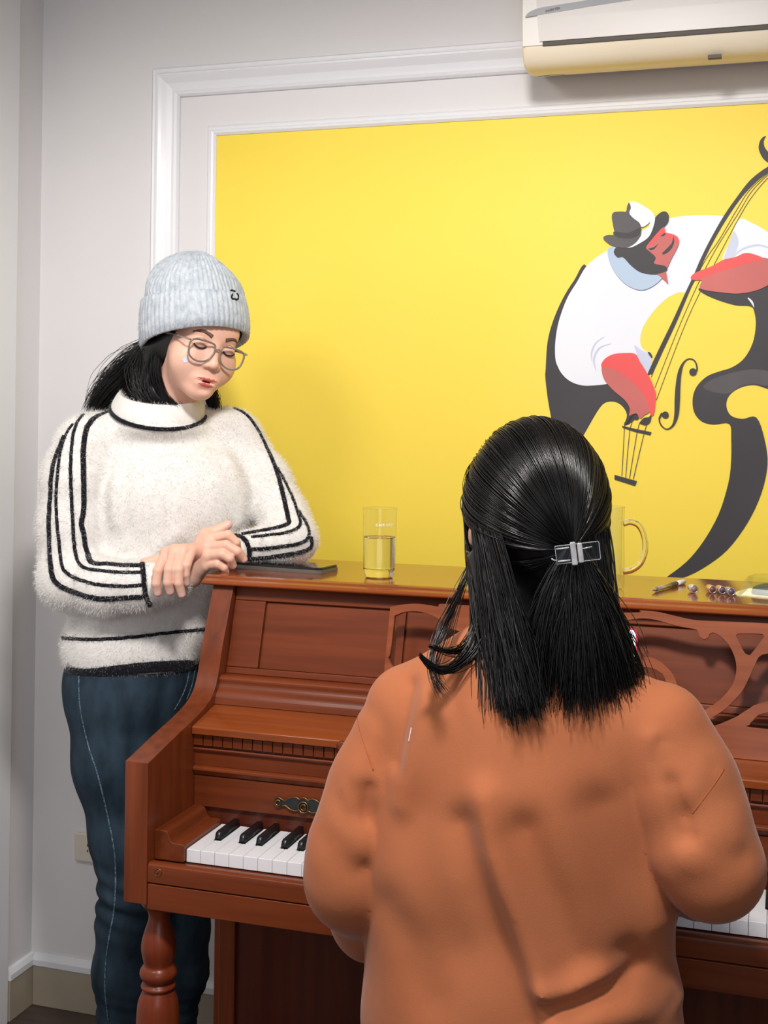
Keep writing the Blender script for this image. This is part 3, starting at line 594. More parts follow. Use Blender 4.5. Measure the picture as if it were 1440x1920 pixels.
def fuzz(name, me, n, ln, wd, m, parent, down=.3, keep=None):
    """short fibres standing on a mesh surface, joined into one part"""
    k = len(me.polygons); ar = np.empty(k, np.float32); me.polygons.foreach_get('area', ar); ce = np.empty(k * 3, np.float32); me.polygons.foreach_get('center', ce); ce = ce.reshape(-1, 3)
    no = np.empty(k * 3, np.float32); me.polygons.foreach_get('normal', no); no = no.reshape(-1, 3)
    if keep is not None: ar = ar * keep(ce, no)
    i = RNG.choice(k, n, p=ar / ar.sum()); sz = np.sqrt(ar[i])[:, None]
    P = ce[i] + np.cross(no[i], RNG.normal(0, 1, (n, 3))) * sz * .5; D = no[i] + RNG.normal(0, .55, (n, 3)) + np.array([0, 0, -down]); D /= np.linalg.norm(D, axis=1)[:, None]
    L = ln * RNG.uniform(.5, 1.3, (n, 1)); W_ = np.cross(D, RNG.normal(0, 1, (n, 3))); W_ /= np.linalg.norm(W_, axis=1)[:, None]
    V = np.stack([P - W_ * wd, P + W_ * wd, P + D * L], 1).reshape(-1, 3); F = np.arange(3 * n).reshape(-1, 3)
    o = link(name, fast_mesh(name, V, F), m, parent); o['kind'] = 'stuff'; return o

M['skin'] = mat('skin', lin(236, 190, 168), .48, noise=((14, 14, 14), 3, lin(231, 180, 158), .35, .7), bump=((500, 500, 500), .05, .0005))
M['skin'].node_tree.nodes['Principled BSDF'].inputs['Subsurface Weight'].default_value = .12; M['skin'].node_tree.nodes['Principled BSDF'].inputs['Subsurface Radius'].default_value = (.01, .004, .002)
M['lips'] = mat('lips', lin(206, 104, 97), .4, noise=((60, 60, 60), 2, lin(192, 90, 86), .3, .7)); M['nail'] = mat('nails', lin(248, 208, 198), .25, noise=((60, 60, 60), 2, lin(236, 182, 170), .3, .7))
M['mouth'] = mat('mouth_inside', lin(92, 34, 34), .6, noise=((60, 60, 60), 2, lin(80, 28, 28), .3, .7))
M['cream'] = mat('cream_mohair', lin(240, 237, 233), .9, sheen=.35, spec=.2, noise=((60, 60, 60), 4, lin(231, 227, 222), .3, .75), bump=((220, 220, 220), .35, .003))
M['yarn'] = mat('black_yarn', lin(34, 33, 40), .95, spec=.15, sheen=.2, noise=((300, 300, 300), 2, lin(22, 21, 26), .3, .7), bump=((500, 500, 500), .6, .002))
M['hat'] = mat('grey_marl_knit', lin(200, 206, 212), .95, spec=.15, sheen=.25, noise=((130, 130, 70), 5, lin(168, 178, 188), .35, .7), bump=((420, 420, 180), .5, .002))
M['denim'] = mat('blue_denim', lin(48, 64, 77), .85, spec=.2, noise=((26, 26, 12), 5, lin(27, 39, 50), .35, .68), bump=((900, 900, 900), .4, .001))
M['stitch'] = mat('denim_stitching', lin(108, 128, 142), .9, spec=.1, noise=((300, 300, 300), 2, lin(52, 72, 86), .4, .6))
M['hair'] = mat('black_hair', lin(9, 9, 10), .27, spec=.55, noise=((40, 40, 3), 3, lin(17, 14, 13), .35, .7))
M['rust'] = mat('rust_sweatshirt', lin(170, 102, 68), .88, spec=.15, sheen=.15, noise=((9, 9, 9), 4, lin(162, 95, 62), .35, .7), bump=((700, 700, 700), .25, .001))
M['trouser'] = mat('dark_trousers', lin(34, 34, 40), .85, noise=((50, 50, 50), 3, lin(26, 26, 31), .3, .7))
M['shoe'] = mat('shoe', lin(52, 50, 50), .6, noise=((30, 30, 30), 3, lin(42, 40, 40), .3, .7))

def hull(P, base, rb, tips, k=.008):
    d = None
    for (t, rt) in tips:
        c = cap(P, base, t, rb, rt); d = c if d is None else smin(d, c, k)
    return d
def hand_sdf(wrist, fingers, thumb, rw=.024, fore=None):
    """fingers: lists of (px,py,Z,r); wrist (px,py,Z)"""
    Wp = at(*wrist); FG = [[(at(*q[:3]), q[3]) for q in f] for f in fingers]; TH = [(at(*q[:3]), q[3]) for q in thumb]
    def fn(P):
        d = hull(P, Wp, rw, [(f[0][0], f[0][1] * 1.12) for f in FG], .005)
        for a, b in zip(FG[:-1], FG[1:]): d = smin(d, cap(P, a[0][0], b[0][0], a[0][1] * 1.0, b[0][1] * 1.0), .004)
        d = smin(d, cap(P, Wp, TH[0][0], rw * .8, TH[0][1] * 1.2), .008)
        for f in FG: d = smin(d, chain(P, [(q_, r_ * .92) for q_, r_ in f], .0018), .0028)
        d = smin(d, chain(P, TH, .003), .005)
        if fore is not None: d = smin(d, cap(P, Wp, at(*fore[:3]), rw, fore[3]), .01)
        return d
    tips = [(f[-1][0], f[-2][0], f[-1][1]) for f in FG + [TH]]
    pts = np.array([Wp] + [q[0] for f in FG for q in f] + [q[0] for q in TH] + ([at(*fore[:3])] if fore else []))
    return fn, pts.min(0) - .04, pts.max(0) + .04, tips
def join_pieces(name, pieces, mats, parent):
    """several surface pieces -> ONE mesh; pieces = [(V,F,matindex array)]"""
    V = np.concatenate([p[0] for p in pieces]); off = np.cumsum([0] + [len(p[0]) for p in pieces[:-1]]); F = np.concatenate([p[1] + o for p, o in zip(pieces, off)]); mi_ = np.concatenate([p[2] for p in pieces])
    me = fast_mesh(name, V, F); o = link(name, me, mats, parent, smooth=True)
    if len(me.polygons) == len(mi_): me.polygons.foreach_set('material_index', mi_.astype(np.int32))
    return o

# ------------------------------------------------------------------ standing woman
def head_axes(a, b, c):
    a, b, c = map(math.radians, (a, b, c)); fh = unit((A_F[0], A_F[1], 0)); rh = unit((A_R[0], A_R[1], 0)); z = nv((0, 0, 1))
    n = -fh * math.cos(a) + rh * math.sin(a); s = rh * math.cos(a) + fh * math.sin(a); n2 = n * math.cos(b) - z * math.sin(b); u2 = z * math.cos(b) + n * math.sin(b)
    return np.array([s * math.cos(c) + u2 * math.sin(c), n2, u2 * math.cos(c) - s * math.sin(c)])
HA = head_axes(32, 10, -12); HO = at(372, 640, 2.38); HS = .945
def h2w(p): return HO + HS * (nv(p) @ HA)
def w2h(P): return ((P - HO.astype(np.float32)) @ HA.T.astype(np.float32)) / HS
def head_local(Q, neck=True):
    d = ell(Q, (0, -.018, .03), (.074, .094, .092))
    d = smin(d, ell(Q, (0, .032, -.036), (.060, .056, .068)), .03)
    d = smin(d, ell(Q, (0, .066, -.090), (.023, .020, .018)), .03)
    for s in (-1, 1): d = smin(d, ell(Q, (s * .038, .050, -.036), (.026, .028, .030)), .025)
    d = smin(d, ell(Q, (0, .066, .032), (.046, .020, .024)), .03)
    for s in (-1, 1):
        d = smax(d, -ell(Q, (s * .031, .101, -.001), (.021, .019, .013)), .012)
        d = smin(d, ell(Q, (s * .031, .0735, -.001), (.0155, .0125, .0120)), .004)
    d = smin(d, cap(Q, (0, .078, .004), (0, .0945, -.030), .0065, .0085), .012)
    d = smin(d, ell(Q, (0, .0965, -.0345), (.0095, .0095, .0085)), .006)
    for s in (-1, 1): d = smin(d, ell(Q, (s * .0115, .088, -.0375), (.0075, .009, .0068)), .005); 
    for s in (-1, 1): d = smax(d, -ell(Q, (s * .0062, .0955, -.0455), (.0040, .0055, .0036)), .003)
    d = smin(d, ell(Q, (0, .077, -.066), (.026, .010, .016)), .012)
    d = smin(d, ell(Q, (0, .0825, -.0645), (.0235, .0078, .0040)), .005)
    d = smin(d, ell(Q, (0, .0815, -.0755), (.0200, .0082, .0050)), .005)
    d = smax(d, -ell(Q, (0, .0905, -.0698), (.0190, .0085, .0016)), .002)
    d = smax(d, -ell(Q, (0, .094, -.0865), (.016, .010, .005)), .008)
    return d
NB = at(300, 790, 2.45)
def head_fn(P):
    d = head_local(w2h(P)) * HS
    return smin(d, cap(P, h2w((0, -.022, -.05)), NB, .048, .055), .02)

w1 = thing('person', 'woman in grey knit beanie, glasses and cream striped sweater leaning on the piano', 'person', tuple(np.r_[at(262, 1290, 2.44)[:2], 0]))
p1 = []
V_, F_ = nets(head_fn, HO - .15, HO + .15, .0021)
C_ = w2h(V_[F_].mean(1).astype(np.float32)); mi_ = np.zeros(len(F_), int)
lipm = (C_[:, 1] > .070) & (((np.abs(C_[:, 0]) / .0238) ** 2 + ((C_[:, 2] + .0705) / .0125) ** 2) < 1) & ((ell(C_, (0, .0825, -.0645), (.0245, .0086, .0045)) < .0006) | (ell(C_, (0, .0815, -.0755), (.0210, .0090, .0056)) < .0006)); mi_[lipm] = 1
mi_[lipm & (np.abs(C_[:, 2] + .0698) < .0016) & (C_[:, 1] < .0855)] = 3
p1.append((V_, F_, mi_))
Rf = [[(393, 1010, 2.290, .0105), (428, 1003, 2.276, .0095), (443, 1017, 2.278, .0085), (446, 1032, 2.290, .0074)],
      [(391, 1026, 2.276, .0110), (424, 1022, 2.258, .0100), (445, 1034, 2.257, .0090), (457, 1048, 2.268, .0078)],
      [(390, 1043, 2.270, .0110), (417, 1039, 2.252, .0098), (431, 1047, 2.252, .0088), (437, 1060, 2.264, .0076)],
      [(386, 1060, 2.272, .0100), (408, 1057, 2.258, .0090), (420, 1064, 2.260, .0080), (424, 1074, 2.270, .0070)]]
Rt = [(386, 1004, 2.305, .0120), (412, 993, 2.312, .0105), (427, 984, 2.314, .0084)]
Lf = [[(312, 1037, 2.252, .0105), (296, 1070, 2.224, .0098), (293, 1094, 2.222, .0090), (296, 1111, 2.228, .0080)],
      [(328, 1033, 2.246, .0110), (317, 1068, 2.216, .0100), (315, 1092, 2.215, .0092), (319, 1109, 2.222, .0080)],
      [(344, 1033, 2.246, .0106), (335, 1068, 2.216, .0098), (335, 1093, 2.215, .0090), (341, 1114, 2.222, .0078)],
      [(359, 1033, 2.252, .0096), (350, 1060, 2.226, .0088), (348, 1077, 2.226, .0081), (350, 1093, 2.232, .0072)]]
Lt = [(320, 1043, 2.278, .0115), (294, 1051, 2.278, .0105), (270, 1055, 2.272, .0086)]
for (wr, fs, th, fo) in (((355, 1076, 2.296), Rf, Rt, (300, 1092, 2.285, .026)), ((402, 1038, 2.325), Lf, Lt, (470, 1032, 2.345, .022))):
    fn, lo, hi, tips = hand_sdf(wr, fs, th, .023, fo)
    V_, F_ = nets(fn, lo, hi, .0017); cc = V_[F_].mean(1); mi_ = np.zeros(len(F_), int); nn_ = np.cross(V_[F_[:, 1]] - V_[F_[:, 0]], V_[F_[:, 2]] - V_[F_[:, 0]]); nn_ /= np.linalg.norm(nn_, axis=1)[:, None] + 1e-9
    for k_, (tp, pv, r_) in enumerate(tips):
        ax = unit(tp - pv); q = tp + ax * r_ * .35 - A_F * r_ * .8
        rel = cc - q; al = rel @ ax; sd = rel @ unit(np.cross(ax, A_F)); dp_ = rel @ A_F
        mi_[(np.abs(al) < r_ * .85) & (np.abs(sd) < r_ * .62) & (np.abs(dp_) < r_ * .5) & (nn_ @ -A_F > .45)] = 2
    p1.append((V_, F_, mi_))
# torso, arms under the clothes (coarse, continues neck and wrists)
YA = math.radians(20); TS = unit(A_R * math.cos(YA) + A_F * math.sin(YA)); TN = unit(-A_F * math.cos(YA) + A_R * math.sin(YA)); TAX = np.array([TS, TN, (0, 0, 1)])
def sl_l(r=0.0): return [(at(158, 838, 2.40), .058 + r), (at(141, 900, 2.385), .057 + r), (at(134, 985, 2.375), .057 + r), (at(131, 1085, 2.355), .0545 + r), (at(200, 1101, 2.31), .0475 + r), (at(262, 1097, 2.285), .0405 + r), (at(322, 1090, 2.272), .0345 + r)]
def sl_r(r=0.0): return [(at(452, 835, 2.49), .050 + r), (at(497, 905, 2.475), .0465 + r), (at(527, 965, 2.445), .0455 + r), (at(549, 1011, 2.415), .0415 + r), (at(515, 1022, 2.385), .0345 + r), (at(468, 1027, 2.352), .0265 + r), (at(440, 1030, 2.338), .0245 + r)]
def torso1(P, g=0.0):
    d = ell(P, at(328, 925, 2.46), (.152 + g, .100 + g, .138 + g), TAX)
    d = smin(d, ell(P, at(313, 1042, 2.45), (.153 + g, .104 + g, .150 + g), TAX), .06)
    d = smin(d, ell(P, at(256, 1205, 2.44), (.142 + g, .112 + g, .125 + g), TAX), .06)
    d = smin(d, cap(P, at(285, 812, 2.45), at(172, 826, 2.41), .052 + g, .052 + g), .04)
    d = smin(d, cap(P, at(330, 796, 2.46), at(440, 811, 2.49), .046 + g, .047 + g), .04)
    d = smin(d, ell(P, at(300, 930, 2.385), (.070, .040, .060), TAX), .08); d = smin(d, ell(P, at(395, 930, 2.41), (.062, .040, .058), TAX), .08)
    return d
def body1(P):
    d = torso1(P, -.022)
    for s in (sl_l(-.022), sl_r(-.015)): d = smin(d, chain(P, s, .02), .03)
    return smin(d, cap(P, NB + (0, 0, .03), NB - (0, 0, .05), .045, .05), .02)
blo, bhi = at(60, 1150, 2.4), at(600, 760, 2.45)
V_, F_ = nets(body1, np.minimum(blo, bhi) - .15, np.maximum(blo, bhi) + .14, .011); p1.append((V_, F_, np.zeros(len(F_), int)))
join_pieces('body', p1, [M['skin'], M['lips'], M['nail'], M['mouth']], w1)

def fold(P, a, b, w, amp, fr=None):
    """soft ridge between two 3D points"""
    return amp * np.exp(-(np.maximum(cap(P, a, b, 0, 0), 0) / w) ** 2)
HEM = at(256, 1232, 2.44)
def sweater1(P):
    T = torso1(P)
    z = P[:, 2]
    dl = chain(P, sl_l(), .03); dr = chain(P, sl_r(), .03)
    # rumpled elbows
    for i, (c, ax_) in enumerate(((at(160, 1062, 2.33), (at(262, 1097, 2.285) - at(131, 1085, 2.355))),)):
        q = (P - c.astype(np.float32)) @ unit(ax_).astype(np.float32); dl = dl + .0022 * np.sin(q * 190) * np.exp(-(np.linalg.norm(P - c.astype(np.float32), axis=1) / .055) ** 2)
    c = at(500, 1000, 2.37).astype(np.float32); q = (P - c) @ unit(at(549, 1011, 2.41) - at(440, 1030, 2.338)).astype(np.float32); dr = dr + .0016 * np.sin(q * 220) * np.exp(-(np.linalg.norm(P - c, axis=1) / .05) ** 2)
    d = smin(T, dl, .016); d = smin(d, dr, .016)
    d = d - fold(P, at(330, 1000, 2.34), at(250, 1070, 2.34), .016, .006) - fold(P, at(430, 860, 2.40), at(452, 985, 2.39), .014, .005) - fold(P, at(205, 840, 2.34), at(215, 980, 2.33), .014, .005) + fold(P, at(232, 860, 2.34), at(240, 1000, 2.33), .012, .003)
    d = d - fold(P, at(150, 1165, 2.33), at(330, 1150, 2.33), .02, .006)
    d = smax(d, (HEM[2] - .023 + .085 * ((P @ A_R.astype(np.float32)) - HEM @ A_R)) - z, .014)
    # neck opening
    d = smin(d, ell(P, at(300, 800, 2.425), (.088, .080, .030), TAX), .025)
    return smax(d, -cap(P, at(303, 700, 2.44), at(303, 765, 2.435), .056, .050), .01)
slo = np.minimum(at(60, 1260, 2.30), at(60, 700, 2.6)); V_, F_ = nets(sweater1, (-.66, -.62, .86), (.09, -.20, 1.46), .0042)
sw1 = link('sweater', fast_mesh('sweater', V_, F_), M['cream'], w1, smooth=True)
fuzz('sweater_fuzz', sw1.data, 90000, .0078, .00024, M['cream'], w1)
c2 = lambda *q: [(60 + x / 2.4828, 700 + y / 2.4828) for x, y in q]
stripes = [(.0052, c2((405, 160), (345, 182), (290, 208), (255, 258), (240, 350), (240, 450), (242, 550), (240, 640), (230, 700), (240, 745), (248, 800), (262, 850), (275, 878), (310, 887), (350, 886), (420, 893), (522, 893))),
    (.0034, c2((380, 125), (300, 152), (230, 200), (196, 270), (183, 360), (180, 450), (183, 560), (190, 680), (195, 780), (205, 850), (222, 888), (260, 910), (320, 918), (400, 926), (520, 926))),
    (.0034, c2((190, 235), (155, 290), (130, 380), (118, 480), (112, 580), (115, 680), (125, 780), (133, 850), (145, 910), (185, 945), (250, 970), (320, 985), (420, 990), (516, 985))),
    (.0054, c2((150, 290), (105, 400), (90, 480), (84, 580), (78, 680), (80, 780), (85, 880), (97, 950), (130, 990), (200, 1020), (280, 1045), (350, 1050), (440, 1045), (530, 1040))),
    (.0044, c2((512, 882), (520, 940), (525, 1000), (538, 1056), (552, 1082))),
    (.0046, c2((850, 146), (940, 163), (1000, 195), (1050, 260), (1090, 340), (1130, 430), (1160, 530), (1184, 630), (1192, 668), (1195, 695), (1175, 708), (1120, 722), (1060, 733), (975, 748))),
    (.0031, c2((1142, 440), (1180, 510), (1218, 590), (1242, 665), (1250, 698), (1232, 722), (1180, 742), (1100, 753), (1020, 762))),
    (.0034, c2((1240, 640), (1278, 700), (1290, 745), (1268, 782), (1200, 802), (1100, 814), (1020, 820))),
    (.0046, c2((1297, 760), (1302, 798), (1285, 820), (1240, 835), (1150, 850), (1080, 860), (1015, 864))),
    (.0042, c2((945, 752), (982, 766), (1006, 800), (1012, 840), (1004, 870))),
    (.0034, c2((140, 1232), (250, 1238), (400, 1234), (560, 1216), (700, 1202), (850, 1188))),
    (.0115, c2((146, 1383), (250, 1398), (350, 1390), (500, 1372), (650, 1362), (850, 1358)))]
for r_, px_ in stripes:
    s_ = seam('stripe', sweater1, px_, r_, M['yarn'], w1, flat=.45, n=6, lift=.05, wob=.0003)
    fz = fuzz('stripe_fuzz', s_.data, 2400 if r_ < .008 else 6000, .006, .0003, M['yarn'], s_, down=.3); fz.location = (0, 0, 0)
# collar: standing ring with a dark seam
def ring(cpx, hw, hd, dropf, n=64, roll=0.0):
    c = at(*cpx); return [c + TS * hw * math.cos(a) + TN * hd * math.sin(a) + nv((0, 0, 1)) * (-dropf * max(math.sin(a), -.4) + roll * math.cos(a)) for a in np.linspace(0, 2 * math.pi, n, endpoint=False)]
RG = [ring((297, 771, 2.43), .090, .084, .034), ring((298, 763, 2.43), .0895, .084, .031), ring((300, 752, 2.43), .086, .080, .026), ring((302, 742, 2.43), .0825, .075, .022), ring((302, 737, 2.43), .078, .070, .021), ring((302, 742, 2.43), .073, .065, .021), ring((302, 770, 2.43), .071, .062, .021)]
n_ = 64; V_ = np.concatenate([np.array(q) for q in RG]); F_ = np.array([(j * n_ + i, j * n_ + (i + 1) % n_, (j + 1) * n_ + (i + 1) % n_, (j + 1) * n_ + i) for j in range(len(RG) - 1) for i in range(n_)])
co_ = link('collar', fast_mesh('collar', V_, F_), M['cream'], w1, smooth=True); sb_ = co_.modifiers.new('s', 'SUBSURF'); sb_.levels = sb_.render_levels = 1
fz = fuzz('collar_fuzz', co_.data, 7000, .0065, .00022, M['cream'], co_); fz.location = (0, 0, 0)
cs_ = tube('collar_seam', np.array(RG[0]) + TN * .001, .0042, M['yarn'], w1, closed=True, k=8); fz = fuzz('seam_fuzz', cs_.data, 2500, .006, .0003, M['yarn'], cs_); fz.location = (0, 0, 0)

# jeans and shoes
def jeans(P):
    d = ell(P, at(255, 1265, 2.44), (.135, .105, .10), TAX)
    R1 = [(at(222, 1330, 2.41), .094), (at(226, 1430, 2.40), .085), (at(240, 1570, 2.395), .067), (at(250, 1655, 2.39), .0585), (at(246, 1725, 2.40), .0605), (at(238, 1820, 2.41), .0600), (at(236, 1925, 2.415), .050), (at(240, 2035, 2.415), .042)]
    L1 = [(at(300, 1330, 2.47), .090), (at(318, 1480, 2.47), .078), (at(330, 1650, 2.46), .0585), (at(333, 1740, 2.47), .0575), (at(332, 1820, 2.48), .0560), (at(318, 1910, 2.485), .046), (at(302, 2020, 2.49), .040)]
    d = smin(d, chain(P, R1, .03), .05); d = smin(d, chain(P, L1, .03), .03)
    z = P[:, 2]
    for (c, L) in ((at(250, 1665, 2.39), R1), (at(330, 1665, 2.46), L1)):
        q = P - c.astype(np.float32); d = d + .0028 * np.sin(q[:, 2] * 175 + 40 * (q @ A_R.astype(np.float32))) * np.exp(-(q[:, 2] / .05) ** 2)
    d = d + .0018 * np.sin(z * 240 + 60 * P[:, 0]) * np.exp(-((z - .20) / .10) ** 2)
    d = d + fold(P, at(290, 1285, 2.33), at(322, 1345, 2.33), .012, .006) - fold(P, at(300, 1270, 2.33), at(340, 1330, 2.35), .012, .003)
    return d
V_, F_ = nets(jeans, (-.48, -.62, .05), (-.06, -.16, 1.0), .006)
je = link('jeans', fast_mesh('jeans', V_, F_), M['denim'], w1, smooth=True)
seam('side_stitching', jeans, [(148, 1268), (150, 1324), (165, 1395), (184, 1455), (202, 1530), (214, 1594), (217, 1650), (214, 1706), (206, 1751), (199, 1800), (197, 1856), (204, 1918)], .0017, M['stitch'], w1, flat=.5)
seam('pocket_stitching', jeans, [(356, 1250), (350, 1282), (340, 1308), (327, 1331)], .0014, M['stitch'], w1, flat=.5); seam('pocket_stitching', jeans, [(366, 1254), (360, 1284), (350, 1312)], .0014, M['stitch'], w1, flat=.5)
for (ax_, ay_) in ((240, 2.415), (302, 2.49)):
    a0 = at(ax_, 2040, ay_); a0[2] = 0; fw = unit(TN * 1.0 + TS * (.2 if ax_ > 280 else -.1)); fw[2] = 0
    def shoe(P, a0=a0, fw=fw):
        d = smin(cap(P, a0 + (0, 0, .075), a0 + (0, 0, .045) - fw * .02, .042, .042), cap(P, a0 + (0, 0, .042), a0 + fw * .14 + (0, 0, .030), .042, .036), .04)
        return smax(d, .0 - P[:, 2], .008)
    V_, F_ = nets(shoe, a0 - (.2, .22, .02), a0 + (.2, .22, .15), .006); link('shoe', fast_mesh('shoe', V_, F_), M['shoe'], w1, smooth=True)

# beanie: crown, turned-up brim, little embroidered mark
HF = head_axes(30, 0, 0); US = unit(HF[2] + .02 * HF[0])
def hat_ring(cx, cy, hw, hd, tilt, n=240, rib=.0011, ph=0.0, droll=0.0):
    c = at(cx, cy, 2.385)
    A = np.linspace(0, 2 * math.pi, n, endpoint=False); rr = 1 + (rib / hw) * np.cos(60 * A + ph)
    return c + np.outer(rr * hw * np.cos(A), HF[0]) + np.outer(rr * hd * np.sin(A), HF[1]) + np.outer(tilt * np.sin(A) - droll * np.cos(A), (0, 0, 1))
def loft(name, rings, m, parent, close_top=False, sub_=0):
    n = len(rings[0]); V = np.concatenate(rings); F = [(j * n + i, j * n + (i + 1) % n, (j + 1) * n + (i + 1) % n, (j + 1) * n + i) for j in range(len(rings) - 1) for i in range(n)]
    o = link(name, fast_mesh(name, V, np.array(F)), m, parent, smooth=True); return o
brim = [hat_ring(365, 636, .088, .096, .026), hat_ring(365, 644, .096, .106, .026), hat_ring(365, 642, .0995, .1105, .0255), hat_ring(365, 620, .1015, .1125, .023), hat_ring(364, 596, .1005, .1110, .018), hat_ring(363, 572, .0975, .1075, .013), hat_ring(362, 562, .0950, .105, .011), hat_ring(362, 562, .0915, .1015, .011), hat_ring(363, 580, .090, .100, .012)]
loft('beanie_brim', brim, M['hat'], w1)
crw = [hat_ring(362, 575, .0915, .1015, .011), hat_ring(361, 552, .0905, .100, .009), hat_ring(360, 535, .0865, .096, .006), hat_ring(360, 520, .0795, .090, .003), hat_ring(360, 504, .0685, .079, 0), hat_ring(360, 490, .0530, .064, 0, rib=.0016), hat_ring(360, 480, .0360, .046, 0, rib=.002), hat_ring(360, 474, .0190, .026, 0, rib=.002), hat_ring(360, 471.5, .004, .006, 0, rib=.0008), hat_ring(360, 471.4, .0002, .0003, 0, rib=0)]
P_ = np.concatenate([np.array(c_)[None] for c_ in crw])
for j in range(1, 9): # soft lumps of the slack knit
    A = np.linspace(0, 2 * math.pi, 240, endpoint=False); bump_ = .003 * np.sin(3 * A + j * .5) + .002 * np.sin(5 * A - j * .9)
    P_[j] += np.outer(bump_ * np.cos(A), HF[0]) + np.outer(bump_ * np.sin(A), HF[1])
crown = loft('beanie_crown', list(P_), M['hat'], w1)
for nm, ob, k_ in (('brim_fuzz', bpy.data.objects['beanie_brim'], 16000), ('crown_fuzz', crown, 12000)):
    fz = fuzz(nm, ob.data, k_, .0055, .0002, M['hat'], ob, down=.1); fz.location = (0, 0, 0)
def hat_pt(px, py):   # point on the crown or brim seen through this pixel (ray against the ring surface)
    best = None; o_ = Vector(CAM); d_ = Vector(ray(px, py))
    from mathutils.bvhtree import BVHTree
    for rr in (brim, list(P_)):
        V = np.concatenate(rr); n = 240; F = [(j * n + i, j * n + (i + 1) % n, (j + 1) * n + (i + 1) % n, (j + 1) * n + i) for j in range(len(rr) - 1) for i in range(n)]
        h = BVHTree.FromPolygons([tuple(v) for v in V], F).ray_cast(o_, d_)
        if h[0] is not None and (best is None or h[3] < best[1]): best = (np.array(h[0]), h[3])
    return best[0] if best else None
for L in ([(433, 545), (437, 546), (436, 553), (434, 557), (437, 560), (446, 561), (447, 553), (444, 551)], [(434, 544), (441, 546)]):
    q = [hat_pt(*p) for p in L]; q = [x - nv(A_F) * .002 for x in q if x is not None]
    if len(q) > 1: tube('embroidered_mark', crv(q, 3), .0016, M['yarn'], w1, k=6)

# face details
def hl(P): return head_local(np.asarray(P, np.float32))
def face_line(xz, y0=.13): 
    Q = np.array([(x, y0, z) for x, z in xz], np.float32)
    for _ in range(80): Q[:, 1] -= .7 * hl(Q)
    return Q
M['brow'] = mat('eyebrow', lin(112, 84, 74), .8, noise=((200, 200, 200), 2, lin(92, 66, 58), .3, .7)); M['lash'] = mat('eyelash', lin(44, 30, 30), .7, noise=((200, 200, 200), 2, lin(36, 24, 24), .3, .7))
for s in (-1, 1):
    Q = face_line([(s * .014, .0185), (s * .022, .0215), (s * .032, .0235), (s * .041, .0215), (s * .048, .0165)]); W_ = np.array([h2w(q) for q in crv(Q, 5)]); tube('eyebrow', W_, np.linspace(.0044, .0018, len(W_)), M['brow'], w1, k=6, flat=.22, nrm=[HA[1]] * len(W_))
    Q = face_line([(s * .0185, -.0045), (s * .024, -.0085), (s * .031, -.0098), (s * .038, -.0085), (s * .0445, -.0040)]); W_ = np.array([h2w(q + (0, .0006, 0)) for q in crv(Q, 5)]); tube('eyelash', W_, .0017, M['lash'], w1, k=6)
    Q = face_line([(s * .0185, .0045), (s * .024, .0085), (s * .031, .0098), (s * .038, .0085), (s * .0445, .0040)]); W_ = np.array([h2w(q) for q in crv(Q, 5)]); tube('eyelid_crease', W_, .0006, M['brow'], w1, k=5)
q = face_line([(-.0505, -.040)])[0]; me = me_boxes('cheek_sticker', [((-.0042, -.0006, -.0042), (.0042, .0006, .0042))])
nrm_ = grad(lambda P: hl(P), np.array([q], np.float32))[0] @ HA; st = link('cheek_sticker', me, mat('holographic_sticker', lin(226, 226, 238), .2, noise=((300, 300, 300), 2, lin(196, 204, 226), .3, .7)), w1, bevel=.0005)
Mx = Vector(nrm_).to_track_quat('Y', 'Z').to_matrix().to_4x4() @ Matrix.Rotation(math.radians(25), 4, 'Y'); me.transform(Matrix.Translation(h2w(q)) @ Mx)
# glasses
M['frame'] = mat('translucent_grey_brown_frame', lin(150, 132, 120), .2, coat=.3, noise=((60, 60, 60), 2, lin(128, 112, 102), .3, .7)); M['frame'].node_tree.nodes['Principled BSDF'].inputs['Transmission Weight'].default_value = .25
def thin_glass(name, tint=(1, 1, 1, 1), refl=.08):
    m = bpy.data.materials.new(name); m.use_nodes = True; nt = m.node_tree; nt.nodes.clear(); o = nt.nodes.new('ShaderNodeOutputMaterial'); t = nt.nodes.new('ShaderNodeBsdfTransparent'); g = nt.nodes.new('ShaderNodeBsdfGlossy'); mx = nt.nodes.new('ShaderNodeMixShader'); lw = nt.nodes.new('ShaderNodeLayerWeight'); pw = nt.nodes.new('ShaderNodeMath'); fr = nt.nodes.new('ShaderNodeMath')
    t.inputs[0].default_value = tint; g.inputs['Roughness'].default_value = .04; pw.operation = 'POWER'; pw.inputs[1].default_value = 5; fr.operation = 'MULTIPLY_ADD'; fr.inputs[1].default_value = .90; fr.inputs[2].default_value = .035; nt.links.new(lw.outputs['Facing'], pw.inputs[0]); nt.links.new(pw.outputs[0], fr.inputs[0]); nt.links.new(fr.outputs[0], mx.inputs[0]); nt.links.new(t.outputs[0], mx.inputs[1]); nt.links.new(g.outputs[0], mx.inputs[2]); nt.links.new(mx.outputs[0], o.inputs[0]); return m
M['lens'] = thin_glass('spectacle_lens', (.96, .95, .95, 1))
gl = thing('_', '', '') if False else None
lz, gy = -.013, .098
shape = crv([(-.026, .010), (-.022, .0175), (-.004, .0195), (.016, .0185), (.025, .013), (.0265, .002), (.022, -.013), (.010, -.0205), (-.006, -.0205), (-.019, -.013), (-.0255, 0)], 4, True)
